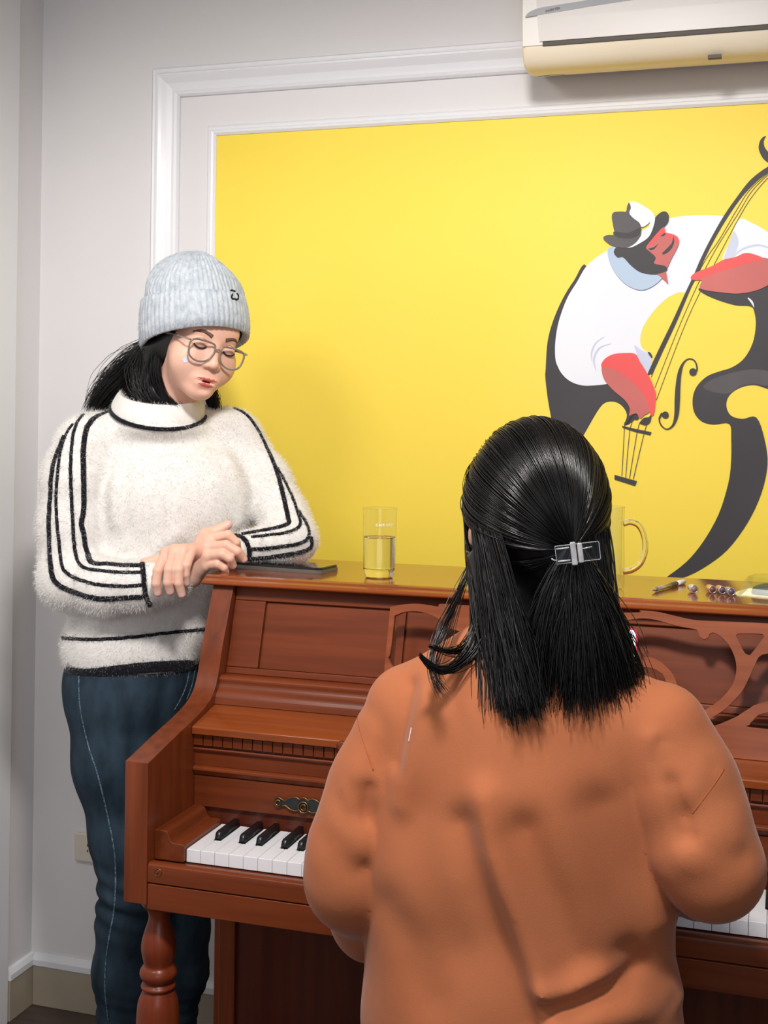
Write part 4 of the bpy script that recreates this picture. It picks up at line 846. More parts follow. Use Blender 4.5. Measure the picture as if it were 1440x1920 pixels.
for s in (-1, 1):
    pts = [h2w((s * (.0325 + .0 + p[0] * s * 1.0) if False else s * .0325 + p[0] * (1 if s > 0 else -1), gy - .10 * abs(s * .0325 + p[0] * (1 if s > 0 else -1)) ** 1.25, lz + p[1])) for p in shape]
    tube('glasses_rim', pts, .0019, M['frame'], w1, closed=True, k=8)
    c_ = np.mean(pts, 0); lens = link('lens', mesh_py('lens', [c_] + pts, [(0, i + 1, (i + 1) % len(pts) + 1) for i in range(len(pts))]), M['lens'], w1)
    hx = s * .0595; yb = gy - .10 * .0595 ** 1.25
    tube('temple', [h2w(p) for p in crv([(hx - s * .002, yb, lz + .014), (hx + s * .006, yb - .004, lz + .015), (s * .0685, yb - .022, lz + .015), (s * .073, .02, lz + .014), (s * .074, -.02, lz + .006)], 4)], .0019, M['frame'], w1, k=8)
tube('bridge', [h2w(p) for p in crv([(-.0075, gy - .001, lz + .006), (0, gy + .001, lz + .010), (.0075, gy - .001, lz + .006)], 5)], .0016, M['frame'], w1, k=8)
# hair: solid mass plus strands
def hair1(P):
    d = ell(P, h2w((0, -.030, .02)), (.080, .088, .090), HA)
    d = smin(d, cap(P, at(288, 655, 2.38), at(276, 720, 2.40), .022, .026), .03); d = smin(d, cap(P, at(276, 720, 2.40), at(292, 765, 2.40), .026, .020), .02); d = smin(d, cap(P, at(300, 745, 2.385), at(330, 770, 2.385), .014, .010), .02)
    d = smin(d, cap(P, at(290, 670, 2.45), at(240, 725, 2.49), .045, .04), .03); d = smin(d, cap(P, at(240, 725, 2.49), at(205, 800, 2.53), .04, .035), .03)
    d = smin(d, cap(P, at(392, 725, 2.46), at(402, 768, 2.47), .016, .012), .02)
    return d
V_, F_ = nets(hair1, (-.46, -.52, 1.34), (-.06, -.12, 1.66), .005)
hr = link('hair', fast_mesh('hair', V_, F_), M['hair'], w1, smooth=True)
def lerp_strands(n, K, guide, spread, jit=.0015):
    """guide list of (px,py,Z); strands follow it with a growing lateral spread (m)"""
    G = np.array(crv([at(*g) for g in guide], 6)); t = np.linspace(0, 1, len(G)); ts = np.linspace(0, 1, K); G = np.stack([np.interp(ts, t, G[:, i]) for i in range(3)], 1)
    off = RNG.normal(0, 1, (n, 1, 3)); sp = np.interp(ts, np.linspace(0, 1, len(spread)), spread)[None, :, None]
    w_ = RNG.normal(0, jit, (n, 1, 3)) * np.sin(ts * 5 + RNG.uniform(0, 6, (n, 1)))[..., None]
    return G[None] + off * sp * .5 + w_
S_ = np.concatenate([lerp_strands(500, 14, [(282, 652, 2.38), (268, 690, 2.39), (272, 730, 2.385), (296, 768, 2.38)], [.012, .02, .018, .012]), lerp_strands(260, 14, [(296, 655, 2.365), (292, 700, 2.365), (305, 740, 2.37), (335, 768, 2.375)], [.006, .008, .008, .006]),
    lerp_strands(500, 14, [(276, 655, 2.42), (240, 695, 2.43), (205, 730, 2.45), (182, 765, 2.48)], [.014, .03, .03, .02]), lerp_strands(70, 14, [(270, 660, 2.43), (225, 705, 2.44), (185, 735, 2.45), (165, 765, 2.46)], [.01, .02, .018, .012], .004), lerp_strands(120, 14, [(392, 722, 2.45), (400, 745, 2.455), (404, 765, 2.46)], [.008, .012, .01])])
strands('hair_strands', S_, .0006, M['hair'], w1)

# ------------------------------------------------------------------ seated woman at the keyboard, seen from behind
w2 = thing('person', 'woman in rust orange sweatshirt with half-up black hair playing the piano', 'person', (.575, -1.06, 0))
ZH = 1.60
H2 = at(1006, 945, ZH)                                    # head centre
a2 = math.radians(3); H2A = np.array([(math.cos(a2), math.sin(a2), 0), (-math.sin(a2), math.cos(a2), 0), (0, 0, 1)])   # her right, forward, up
def s2w(p): return H2 + nv(p) @ H2A
TC = at(972, 1500, 1.57)
def arm_l(r=0.0): return [(at(748, 1385, 1.62), .060 + r), (at(712, 1480, 1.615), .061 + r), (at(676, 1585, 1.605), .060 + r), (at(664, 1650, 1.60), .056 + r), (at(700, 1720, 1.68), .050 + r), (nv((.455, -.865, .762)), .036 + r)]
def arm_r(r=0.0): return [(at(1248, 1402, 1.505), .062 + r), (at(1282, 1480, 1.495), .061 + r), (at(1308, 1570, 1.48), .058 + r), (at(1335, 1628, 1.47), .053 + r), (at(1310, 1640, 1.56), .047 + r), (nv((.735, -.855, .765)), .036 + r)]
def torso2(P, g=0.0):
    d = ell(P, at(975, 1470, 1.57), (.178 + g, .118 + g, .200 + g), H2A)
    d = smin(d, ell(P, at(968, 1700, 1.57), (.192 + g, .135 + g, .190 + g), H2A), .08)
    d = smin(d, ell(P, at(972, 1930, 1.57), (.200 + g, .145 + g, .150 + g), H2A), .08)
    d = smin(d, cap(P, at(905, 1284, 1.605), at(768, 1320, 1.625), .055 + g, .052 + g), .04); d = smin(d, cap(P, at(1110, 1325, 1.55), at(1236, 1362, 1.505), .055 + g, .052 + g), .04)
    d = smin(d, cap(P, at(985, 1250, 1.61), at(980, 1330, 1.60), .066 + g, .075 + g), .04)
    return d
def head2(P):
    Q = ((P - H2.astype(np.float32)) @ H2A.T.astype(np.float32)) * np.array([1, 1, 1], np.float32)
    d = ell(Q, (0, 0, 0), (.076, .094, .100)); d = smin(d, ell(Q, (0, .040, -.075), (.058, .055, .075)), .03)
    d = smin(d, cap(Q, (0, .092, -.030), (0, .108, -.062), .007, .010), .012); d = smin(d, ell(Q, (0, .088, -.095), (.022, .012, .008)), .01)
    for s in (-1, 1): d = smax(d, -ell(Q, (s * .031, .112, -.028), (.019, .019, .012)), .012); d = smin(d, ell(Q, (s * .031, .084, -.028), (.0145, .0125, .0115)), .004)
    for s in (-1, 1): d = smin(d, ell(Q, (s * .078, .012, -.034), (.007, .016, .027)), .006)
    d = smin(d, ell(P, at(889, 1003, 1.58), (.0075, .012, .017)), .004)
    return smin(d, cap(P, s2w((0, -.01, -.09)), at(985, 1270, 1.60), .046, .050), .03)
p2 = []
V_, F_ = nets(head2, H2 - (.13, .15, .22), H2 + (.13, .16, .14), .004); p2.append((V_, F_, np.zeros(len(F_), int)))
def body2(P):
    d = torso2(P, -.03)
    for s in (arm_l(-.018), arm_r(-.018)): d = smin(d, chain(P, s, .02), .03)
    return smin(d, cap(P, at(985, 1230, 1.60), at(985, 1290, 1.60), .055, .06), .03)
V_, F_ = nets(body2, (.22, -1.36, .52), (.95, -.80, 1.22), .013); p2.append((V_, F_, np.zeros(len(F_), int)))
def hand3d(wr, dirx):
    """relaxed hand on the keys: wrist point, five fingers reaching forward and down to the key tops"""
    FG = []
    for i, (ox, ln) in enumerate(((-.030, .060), (-.011, .072), (.009, .068), (.028, .055))):
        k = wr + nv((ox * .75, .055, .012)); m_ = k + nv((ox * .2, ln * .55, .004)); t = nv((m_[0] + ox * .05, m_[1] + ln * .38, KZ + .0085)); FG.append([(k, .010), (m_, .009), ((m_ + t) / 2 + (0, .006, .004), .0085), (t, .0075)])
    tx = -dirx; TH = [(wr + nv((tx * .030, .022, -.004)), .012), (wr + nv((tx * .045, .050, -.014)), .0105), (nv((wr[0] + tx * .046, wr[1] + .075, KZ + .0095)), .0085)]
    def fn(P):
        d = hull(P, wr, .024, [(f[0][0], .0125) for f in FG], .008)
        for f in FG: d = smin(d, chain(P, f, .002), .004)
        return smin(smin(d, chain(P, TH, .003), .005), cap(P, wr, TH[0][0], .020, .013), .008)
    return fn
for wr, dx in ((nv((.468, -.845, .762)), -1), (nv((.722, -.838, .765)), 1)):
    V_, F_ = nets(hand3d(wr, dx), wr - (.08, .05, .07), wr + (.08, .17, .05), .0026); p2.append((V_, F_, np.zeros(len(F_), int)))
join_pieces('body', p2, [M['skin']], w2)
xz = lambda L, Z=1.45: [tuple(at(x, y, Z)[[0, 2]]) for x, y in L]
FOLDS = [ # photo-read creases on the back: (polyline, width m, height m)
    (xz([(905, 1500), (935, 1600), (975, 1700), (1010, 1790), (1050, 1900), (1075, 1960)]), .020, .012), (xz([(860, 1560), (905, 1680), (960, 1800), (1000, 1900)]), .022, -.010),
    (xz([(985, 1560), (1040, 1680), (1080, 1780)]), .026, -.012), (xz([(1120, 1520), (1150, 1640), (1170, 1740), (1180, 1800)]), .028, -.010), (xz([(1225, 1460), (1240, 1600), (1245, 1740)]), .018, .006),
    (xz([(1040, 1868), (1085, 1862), (1130, 1845), (1170, 1835)]), .012, -.012), (xz([(1030, 1835), (1080, 1835), (1140, 1815)]), .012, .007), (xz([(1060, 1905), (1130, 1892), (1210, 1885), (1280, 1900)]), .020, .010), (xz([(1170, 1790), (1215, 1850), (1250, 1895)]), .016, -.008),
    (xz([(720, 1330), (712, 1400), (700, 1470)]), .012, -.007), (xz([(755, 1340), (740, 1440), (722, 1540)]), .018, .006), (xz([(1245, 1400), (1250, 1480), (1258, 1540)]), .010, -.007), (xz([(1220, 1390), (1226, 1470), (1240, 1560)]), .014, .006),
    (xz([(700, 1740), (760, 1800), (800, 1880)]), .030, -.006), (xz([(760, 1560), (800, 1680), (850, 1780)]), .035, -.005)]
AF_L = [(at(694, 1480, 1.555), at(684, 1548, 1.555), .011, -.014), (at(640, 1480, 1.56), at(690, 1565, 1.545), .012, .006), (at(612, 1610, 1.57), at(680, 1590, 1.545), .013, .007), (at(625, 1660, 1.56), at(690, 1620, 1.545), .011, -.006), (at(690, 1380, 1.56), at(668, 1450, 1.56), .014, .006), (at(660, 1530, 1.555), at(650, 1600, 1.55), .010, -.005)]
AF_R = [(at(1262, 1470, 1.44), at(1288, 1560, 1.43), .011, -.012), (at(1300, 1490, 1.435), at(1365, 1570, 1.43), .014, .006), (at(1285, 1610, 1.425), at(1390, 1640, 1.43), .013, .007), (at(1290, 1575, 1.425), at(1380, 1600, 1.43), .011, -.006), (at(1330, 1440, 1.45), at(1290, 1530, 1.435), .010, -.005)]
def sweat2(P):
    T = torso2(P); X, Z_ = P[:, 0], P[:, 2]
    back = np.clip((.06 - (P[:, 1] - TC[1]) ) / .06, 0, 1)
    m = (T < .08) & (back > 0); disp = np.zeros(len(P), np.float32)
    if m.any():
        xs_, zs_ = X[m], Z_[m]; q = np.zeros(len(xs_), np.float32)
        for pl, w_, h_ in FOLDS: q += 1.15 * h_ * np.exp(-poly_dist2(xs_, zs_, pl) / w_ ** 2)
        q += .003 * np.sin(xs_ * 28 + zs_ * 11) + .002 * np.sin(xs_ * 17 - zs_ * 31 + 1)
        disp[m] = q
    T = T - disp * back
    dl = chain(P, arm_l(), .03); dr = chain(P, arm_r(), .03)
    cl = at(690, 1560, 1.54).astype(np.float32); dl = dl + .004 * np.sin(((P - cl) @ np.array([.5, 0, .87], np.float32)) * 95) * np.exp(-(np.linalg.norm(P - cl, axis=1) / .06) ** 2)
    cr = at(1300, 1560, 1.44).astype(np.float32); dr = dr + .003 * np.sin(((P - cr) @ np.array([-.6, 0, .8], np.float32)) * 85) * np.exp(-(np.linalg.norm(P - cr, axis=1) / .07) ** 2)
    for a, b, w_, h_ in AF_L: dl = dl - .6 * fold(P, a, b, w_, h_)
    for a, b, w_, h_ in AF_R: dr = dr - .6 * fold(P, a, b, w_, h_)
    d = smin(T, dl, .006); d = smin(d, dr, .006)
    d = smax(d, .565 - Z_, .012)
    return smax(d, -cap(P, at(985, 1150, 1.605), at(985, 1235, 1.605), .058, .056), .008)
V_, F_ = nets(sweat2, (.20, -1.36, .54), (.96, -.80, 1.24), .0048)
sw2 = link('sweatshirt', fast_mesh('sweatshirt', V_, F_), M['rust'], w2, smooth=True)
M['rustseam'] = mat('rust_seam', lin(166, 90, 56), .9, spec=.1, noise=((200, 200, 200), 2, lin(158, 84, 52), .3, .7))
for L in ([(668, 1335), (675, 1370), (688, 1410), (700, 1445)], [(1358, 1442), (1340, 1470), (1318, 1500), (1296, 1528)], [(720, 1256), (760, 1232), (800, 1220)]): seam('seam', sweat2, L, .0013, M['rustseam'], w2, flat=.5, lift=-.3)
tube('loose_thread', march(sweat2, crv([(771, 1364), (769, 1375), (766, 1390)], 4))[0] - A_F * .0015, .0005, M['cream'], w2, k=5)
# trousers
def trous(P):
    d = ell(P, (.578, -1.075, .58), (.175, .150, .10), H2A)
    for s, kx in ((-1, .50), (1, .66)):
        d = smin(d, chain(P, [(nv((.578 + s * .085, -1.06, .575)), .085), (nv((kx, -.74, .555)), .062), (nv((kx, -.74, .30)), .054), (nv((kx, -.76, .09)), .042)], .03), .03)
    return smax(d, .502 - P[:, 2] - np.where(P[:, 1] > -.86, 9, 0), .01)
V_, F_ = nets(trous, (.36, -1.28, .05), (.80, -.64, .72), .009); link('trousers', fast_mesh('trousers', V_, F_), M['trouser'], w2, smooth=True)
for kx in (.50, .66):
    a0 = nv((kx, -.77, 0))
    def shoe2(P, a0=a0): return smax(smin(cap(P, a0 + (0, 0, .07), a0 + (0, -.02, .045), .04, .042), cap(P, a0 + (0, 0, .042), a0 + (0, .10, .028), .042, .034), .04), -P[:, 2], .008)
    V_, F_ = nets(shoe2, a0 - (.08, .12, .02), a0 + (.08, .18, .14), .007); link('shoe', fast_mesh('shoe', V_, F_), M['shoe'], w2, smooth=True)
# hair
HR = nv((.0895, .106, .112)); HCEN = s2w((0, -.004, -.004))
KL = at(1078, 1036, 1.485)                               # where the clip sits
kd = ((KL - HCEN) @ H2A.T) / HR; kd = unit(kd)
def hair2(P):
    d = ell(P, HCEN, HR - .003, H2A)
    lowm = cap(P, s2w((-.045, -.045, -.06)), at(955, 1240, 1.52), .034, .030); lowm = smin(lowm, cap(P, at(955, 1200, 1.535), at(950, 1280, 1.525), .030, .016), .03)
    lowm = smin(lowm, cap(P, s2w((.03, -.05, -.06)), at(1100, 1210, 1.53), .040, .030), .04)
    d = smin(d, lowm, .03); d = smin(d, cap(P, at(1075, 1055, 1.51), at(1090, 1180, 1.505), .008, .030), .02); d = smin(d, cap(P, at(1060, 1190, 1.505), at(1060, 1270, 1.50), .022, .018), .03); d = smin(d, cap(P, at(1120, 1190, 1.505), at(1130, 1250, 1.50), .022, .018), .03)
    d = smin(d, cap(P, s2w((.066, -.02, -.05)), at(1140, 1180, 1.55), .014, .014), .02)
    d = smax(d, cap(P, s2w((0, .11, -.10)), s2w((0, .16, .0)), -.088, -.06) * -1 if False else -ell(P, s2w((0, .105, -.075)), (.078, .070, .098), H2A), .01); d = smax(d, -ell(P, at(884, 1003, 1.565), (.014, .03, .020)), .004)
    return d
V_, F_ = nets(hair2, H2 - (.20, .22, .36), H2 + (.20, .16, .16), .005); link('hair', fast_mesh('hair', V_, F_), M['hair'], w2, smooth=True)
def slerp_strands(n, K, starts, lift=.0):
    a = np.arccos(np.clip(starts @ kd, -1, 1))[:, None]; t = np.linspace(0, 1, K)[None] ; sa = np.sin(a)
    D = (np.sin((1 - t) * a) / sa)[..., None] * starts[:, None] + (np.sin(t * a) / sa)[..., None] * kd[None, None]
    wave = RNG.normal(0, .010, (n, 1, 1)) * np.sin(t * math.pi)[..., None]; ortho = np.cross(starts, kd); ortho /= np.linalg.norm(ortho, axis=1)[:, None]
    D = D + ortho[:, None] * wave; D /= np.linalg.norm(D, axis=2)[..., None]
    lf = RNG.normal(0, .0012, (n, 1, 1)) + .0008 + .010 * (t[..., None] ** 6)
    return HCEN + ((D * HR) + D * lf) @ H2A
n_ = 3400; th = RNG.uniform(-1.75, 1.75, n_)            # round the hairline from ear over the forehead to ear
st = np.stack([np.sin(th), .62 + .12 * RNG.normal(0, 1, n_) - .25 * (np.abs(th) / 1.75) ** 2, np.cos(th) * .95 - .12], 1); st /= np.linalg.norm(st, axis=1)[:, None]
EAR = at(889, 1003, 1.575)
def off_ear(S): # leave the ear uncovered
    return S[(np.linalg.norm((S - EAR) * nv((1, .35, .75)), axis=2).min(1) > .0105)]
U_ = off_ear(slerp_strands(n_, 22, st))
strands('hair_strands', U_, .00075, M['hair'], w2, taper=.8)
def hang(n, K, roots, ends, bulge, jit=.004):
    t = np.linspace(0, 1, K)[None, :, None]; ctrl = (roots * .55 + ends * .45) + bulge
    Pq = (1 - t) ** 2 * roots[:, None] + 2 * t * (1 - t) * ctrl[:, None] + t * t * ends[:, None]
    nc = 40; cl = RNG.integers(0, nc, n); ca = RNG.normal(0, jit * 1.3, (nc, 1, 3))[cl]; cf = RNG.uniform(2, 5, (nc, 1, 1))[cl]; cp = RNG.uniform(0, 6, (nc, 1, 1))[cl]     # locks that wave together
    return Pq + RNG.normal(0, jit, (n, 1, 3)) * np.sin(t * RNG.uniform(2, 6, (n, 1, 1)) + RNG.uniform(0, 6, (n, 1, 1))) * (.3 + t) + ca * np.sin(t * cf + cp) * t
def pxz(n, x0, x1, y0, y1, z0, z1): return np.array([at(RNG.uniform(x0, x1), RNG.uniform(y0, y1), RNG.uniform(z0, z1)) for _ in range(n)])
# loose hair hanging from below the combed part, left and right of the tail
def roots_low(n, p0, p1):
    ph = RNG.uniform(p0, p1, n); D = np.stack([np.sin(ph), -np.cos(ph), RNG.uniform(-.62, -.10, n)], 1); D /= np.linalg.norm(D, axis=1)[:, None]; return HCEN + (D * HR) @ H2A
n1 = 1500; r1 = roots_low(n1, -1.45, -.35); o1 = np.argsort(r1 @ A_R); r1 = r1[o1]
e1 = np.array([at(897 + 118 * (i / n1) + RNG.normal(0, 8), 1314 + 14 * math.sin(i / n1 * 3) + RNG.normal(0, 14), 1.502 - .040 * min(1, i / n1 * 1.6) + RNG.normal(0, .010)) for i in range(n1)])
L1 = hang(n1, 20, r1, e1, np.outer(np.ones(n1), A_R * .004 - A_F * .008), .0035)
n3 = 420; r3 = roots_low(n3, .5, 1.6); r3 = r3[np.argsort(r3 @ A_R)]
e3 = np.array([at(1112 + 52 * (i / n3) + RNG.normal(0, 7), 1255 + RNG.normal(0, 22), 1.52 + RNG.normal(0, .012)) for i in range(n3)]); L3 = hang(n3, 20, r3, e3, np.outer(np.ones(n3), A_R * .002), .003)
M['hair_soft'] = mat('black_hair_soft_sheen', lin(9, 9, 11), .42, spec=.38, noise=((40, 40, 3), 3, lin(17, 14, 14), .35, .7))
strands('loose_hair', np.concatenate([off_ear(L1), L3]), .00085, M['hair_soft'], w2, taper=.5)
# tail below the clip, fanned out
n2 = 2400; u_ = RNG.uniform(-1, 1, n2); u_ = np.sign(u_) * np.abs(u_) ** .85; dep = RNG.uniform(0, 1, n2)
r2 = KL + np.outer(u_ * .010, A_R) + np.outer(RNG.normal(0, .004, n2), A_U) + np.outer(dep * .014, A_F)
e2 = np.array([at(1092 + 112 * u + RNG.normal(0, 7), 1322 - 52 * max(0, u) ** 2 - 10 * min(0, u) ** 2 + RNG.normal(0, 17), 1.452 + .05 * d_ + .035 * abs(u) + RNG.normal(0, .008)) for u, d_ in zip(u_, dep)])
bl = np.outer(np.where(u_ > 0, u_ * .006, u_ * .026), A_R) - np.outer(.016 * (1 - dep), A_F) + np.outer(.016 * np.abs(u_), A_U)
strands('pony_tail', hang(n2, 22, r2, e2, bl, .0045), .0007, M['hair'], w2, taper=.4)
# wisps by the left ear and over the shoulder
Wp = np.concatenate([lerp_strands(26, 20, [(884, 1060, 1.58), (862, 1110, 1.56), (832, 1170, 1.52), (812, 1220, 1.50), (810, 1262, 1.485), (832, 1300, 1.475)], [.001, .004, .006, .004, .004, .008], .0012), lerp_strands(14, 20, [(886, 1050, 1.58), (858, 1120, 1.56), (836, 1190, 1.53), (818, 1250, 1.50), (822, 1290, 1.48)], [.002, .006, .008, .004, .006], .002),
    lerp_strands(70, 20, [(905, 1170, 1.535), (880, 1222, 1.515), (845, 1252, 1.495), (812, 1250, 1.485), (788, 1228, 1.482)], [.014, .010, .006, .004, .002], .001), lerp_strands(36, 20, [(900, 1180, 1.54), (870, 1215, 1.52), (838, 1222, 1.50), (805, 1212, 1.492)], [.010, .008, .004, .002], .001),
    lerp_strands(14, 20, [(905, 850, 1.60), (888, 872, 1.60), (878, 900, 1.60), (876, 935, 1.60)], [.003, .006, .006, .004], .001)])
strands('hair_wisps', Wp, .0006, M['hair'], w2, taper=.4)
# clear acrylic clip
M['acrylic'] = thin_glass('clear_acrylic', (.88, .9, .92, 1)); M['acryl2'] = mat('frosted_acrylic', lin(226, 226, 230), .2, trans=.5, noise=((90, 90, 90), 2, lin(190, 190, 196), .3, .7))
CB = at(1081, 1036, 1.468); cR = unit(A_R * math.cos(.12) + A_U * math.sin(.12)); cU = unit(np.cross(cR, A_F)) ; cU = cU if cU[2] > 0 else -cU; cF = -A_F
def cbox(name, x0, x1, u0, u1, f0, f1, m, bev=.001):
    v = [CB + cR * x + cU * u + cF * f_ for f_ in (f0, f1) for (x, u) in ((x0, u0), (x1, u0), (x1, u1), (x0, u1))]
    me = mesh_py(name, v, [(0, 3, 2, 1), (4, 5, 6, 7), (0, 1, 5, 4), (1, 2, 6, 5), (2, 3, 7, 6), (3, 0, 4, 7)]); bm = bmesh.new(); bm.from_mesh(me); bmesh.ops.recalc_face_normals(bm, faces=bm.faces); bm.to_mesh(me); bm.free(); return link(name, me, m, w2, bevel=bev)
cbox('clip_plate', -.0245, .0265, -.0105, .0105, 0, .0032, M['acrylic'], .0012); cbox('clip_jaw', -.0245, -.004, -.0095, .0095, .0035, .0062, M['acrylic'], .0012)
cbox('clip_hinge', -.0075, -.001, -.0135, .0135, .0034, .0095, M['acryl2'], .0015); cbox('clip_hinge', .0005, .0065, -.0115, .0115, .0034, .0085, M['acryl2'], .0015)
tube('clip_edge_highlight', [CB + cR * x + cU * u + cF * .0034 for x, u in ((-.0245, -.0105), (.0, -.0105), (.0255, -.0105), (.0265, -.0095), (.0265, .0), (.0265, .0095), (.0255, .0105), (.0, .0105), (-.0245, .0105), (-.0245, 0))], .00042, M['acryl2'], w2, closed=True, k=6)  # pale rim modelled in place of the highlight along the clear plate's edges
for u in (-.007, .0075): tube('clip_jaw_highlight', [CB + cR * x + cU * u + cF * .0066 for x in (-.0235, -.016, -.009)], .0010, M['acryl2'], w2, k=6)  # pale lines put in as the white highlights on the jaw
tube('clip_pin', [CB + cR * x + cU * y + cF * .004 for x, y in ((.006, .004), (.012, .0045), (.018, .005))], .0007, M['acryl2'], w2, k=6); tube('clip_pin', [CB + cR * x + cU * y + cF * .003 for x, y in ((-.025, -.006), (-.028, -.005), (-.030, -.003))], .0009, M['acryl2'], w2, k=6)

# bench under her
bn = thing('piano_bench', 'dark wooden piano bench the woman in orange sits on', 'bench', (.578, -1.10, 0))
box('seat', (.28, -1.29, .455), (.88, -.92, .502), mat('bench_leather', lin(40, 28, 24), .45, noise=((30, 30, 30), 3, lin(32, 22, 18), .3, .7)), bn, bevel=.012, seg=3); box('apron', (.31, -1.265, .39), (.85, -.945, .4545), M['wdark'], bn, bevel=.003)
for lx in (.325, .835):
    for ly in (-1.25, -.96): prism('leg', [(lx - .02, ly - .02), (lx + .02, ly - .02), (lx + .02, ly + .02), (lx - .02, ly + .02)], 'z', 0, .3895, M['wdark'], bn, bevel=.003)

# ------------------------------------------------------------------ things on the lid and the desk
LZ = 1.1002
M['glass'] = mat('clear_glass', (1, 1, 1, 1), .0, trans=1.0, ior=1.45, noise=((9, 9, 9), 1, (.985, .99, .99, 1), .3, .7)); M['water'] = mat('water', (1, 1, 1, 1), .0, trans=1.0, ior=1.33, noise=((9, 9, 9), 1, (.98, .99, .99, 1), .3, .7))
M['print'] = mat('white_print', lin(246, 246, 246), .6, noise=((60, 60, 60), 1, lin(240, 240, 240), .3, .7))
gx, gyy = .1865, -.468
tg = thing('drinking_glass', 'straight clear tumbler half full of water on the piano lid', 'glass', (gx, gyy, LZ))
M['thin'] = thin_glass('thin_clear_glass', (.97, .98, .98, 1))
link('glass_base', me_lathe('glass_base', [(0, 0), (.0215, 0), (.0245, .002), (.0265, .010), (.0280, .0150), (.0275, .0162), (0, .0160)], 64, (gx, gyy, LZ)), M['glass'], tg, smooth='sharp')
link('glass_wall', me_lathe('glass_wall', [(.0281, .0152), (.0284, .022), (.0298, .118), (.0302, .1205), (.0296, .1215), (.0290, .1205)], 64, (gx, gyy, LZ), caps=False), M['thin'], tg, smooth=True)
link('water', me_lathe('water', [(0, .0168), (.0268, .0168), (.0272, .0180), (.0278, .0705), (.0272, .0698), (0, .0695)], 64, (gx, gyy, LZ)), M['water'], tg, smooth='sharp')
def curved_text(s, size, R_, z, c, a0):
    me = me_text('lettering', s, size, .0)
    for v in me.vertices:
        a = a0 + v.co.x / R_; v.co = Vector((c[0] + R_ * math.sin(a), c[1] - R_ * math.cos(a), c[2] + z + v.co.y))
    return me
link('lettering', curved_text('CAFE TIME', .0068, .0297, .0915, (gx, gyy, LZ), .62), M['print'], tg)
mx, my = .572, -.455
mg = thing('beer_mug', 'empty clear glass mug with a handle behind the seated woman\'s head', 'mug', (mx, my, LZ))
link('mug_body', me_lathe('mug_body', [(0, 0), (.033, 0), (.0365, .003), (.0375, .010), (.037, .05), (.036, .10), (.0365, .134), (.0372, .1365), (.0355, .137), (.0335, .134), (.0325, .10), (.0325, .02), (.030, .015), (0, .014)], 56, (mx, my, LZ)), M['thin'], mg, smooth='sharp')
hpth = [nv((mx, my, LZ)) + nv((A_R[0] * x, A_R[1] * x, z)) for x, z in [tuple(q) for q in crv([(.0345, .108), (.048, .111), (.062, .104), (.0705, .085), (.0715, .062), (.064, .042), (.050, .031), (.0355, .028)], 6)]]
tube('mug_handle', hpth, .0052, M['glass'], mg, k=14)
# phone lying on the lid beside the left forearm
pA, pB, pC = (nv((-.0985, -.4520, LZ)), nv((.0800, -.4740, LZ)), nv((.0560, -.3800, LZ)))
eu_ = unit(pB - pA); ev_ = unit(np.cross((0, 0, 1), eu_)); ph = thing('smartphone', 'black smartphone in a clear case lying flat beside the forearm on the lid', 'phone', tuple((pA + pB) / 2 + ev_ * .038))
def rrect(w_, h_, r_, n=5): return [(cx + r_ * math.cos(a), cy + r_ * math.sin(a)) for cx, cy, a0 in ((w_ - r_, h_ - r_, 0), (r_, h_ - r_, 90), (r_, r_, 180), (w_ - r_, r_, 270)) for a in np.radians(np.linspace(a0, a0 + 90, n))]
def slab(name, w_, h_, r_, z0, z1, m, par, off=(0, 0), O=None, U=None, V2=None, N=None):
    L = [(x + off[0], y + off[1]) for x, y in rrect(w_, h_, r_)]; k = len(L); O = pA if O is None else O; U = eu_ if U is None else U; V2 = ev_ if V2 is None else V2; N = nv((0, 0, 1)) if N is None else N
    v = [O + U * x + V2 * y + N * z for z in (z0, z1) for x, y in L]; return link(name, mesh_py(name, v, [tuple(range(k))[::-1], tuple(range(k, 2 * k))] + [(i, (i + 1) % k, k + (i + 1) % k, k + i) for i in range(k)]), m, par)
M['phonebody'] = mat('phone_dark_body', lin(38, 36, 36), .25, .3, noise=((60, 60, 60), 1, lin(46, 43, 42), .3, .7)); M['screen'] = mat('dark_glass_screen', lin(12, 12, 14), .04, coat=.6, noise=((40, 40, 40), 1, lin(15, 15, 17), .3, .7)); M['case'] = mat('clear_case', lin(150, 146, 140), .2, trans=.6, noise=((60, 60, 60), 1, lin(138, 134, 128), .3, .7))
Wd = float(np.linalg.norm(pB - pA)); Hd = .074
slab('phone_case', Wd, Hd, .010, 0, .0065, M['case'], ph); slab('phone_body', Wd - .003, Hd - .003, .009, .0066, .0100, M['phonebody'], ph, (.0015, .0015)); slab('screen', Wd - .010, Hd - .008, .007, .0101, .0105, M['screen'], ph, (.005, .004))
slab('camera_notch', .004, .020, .0019, .01055, .0107, M['phonebody'], ph, (.007, .026))
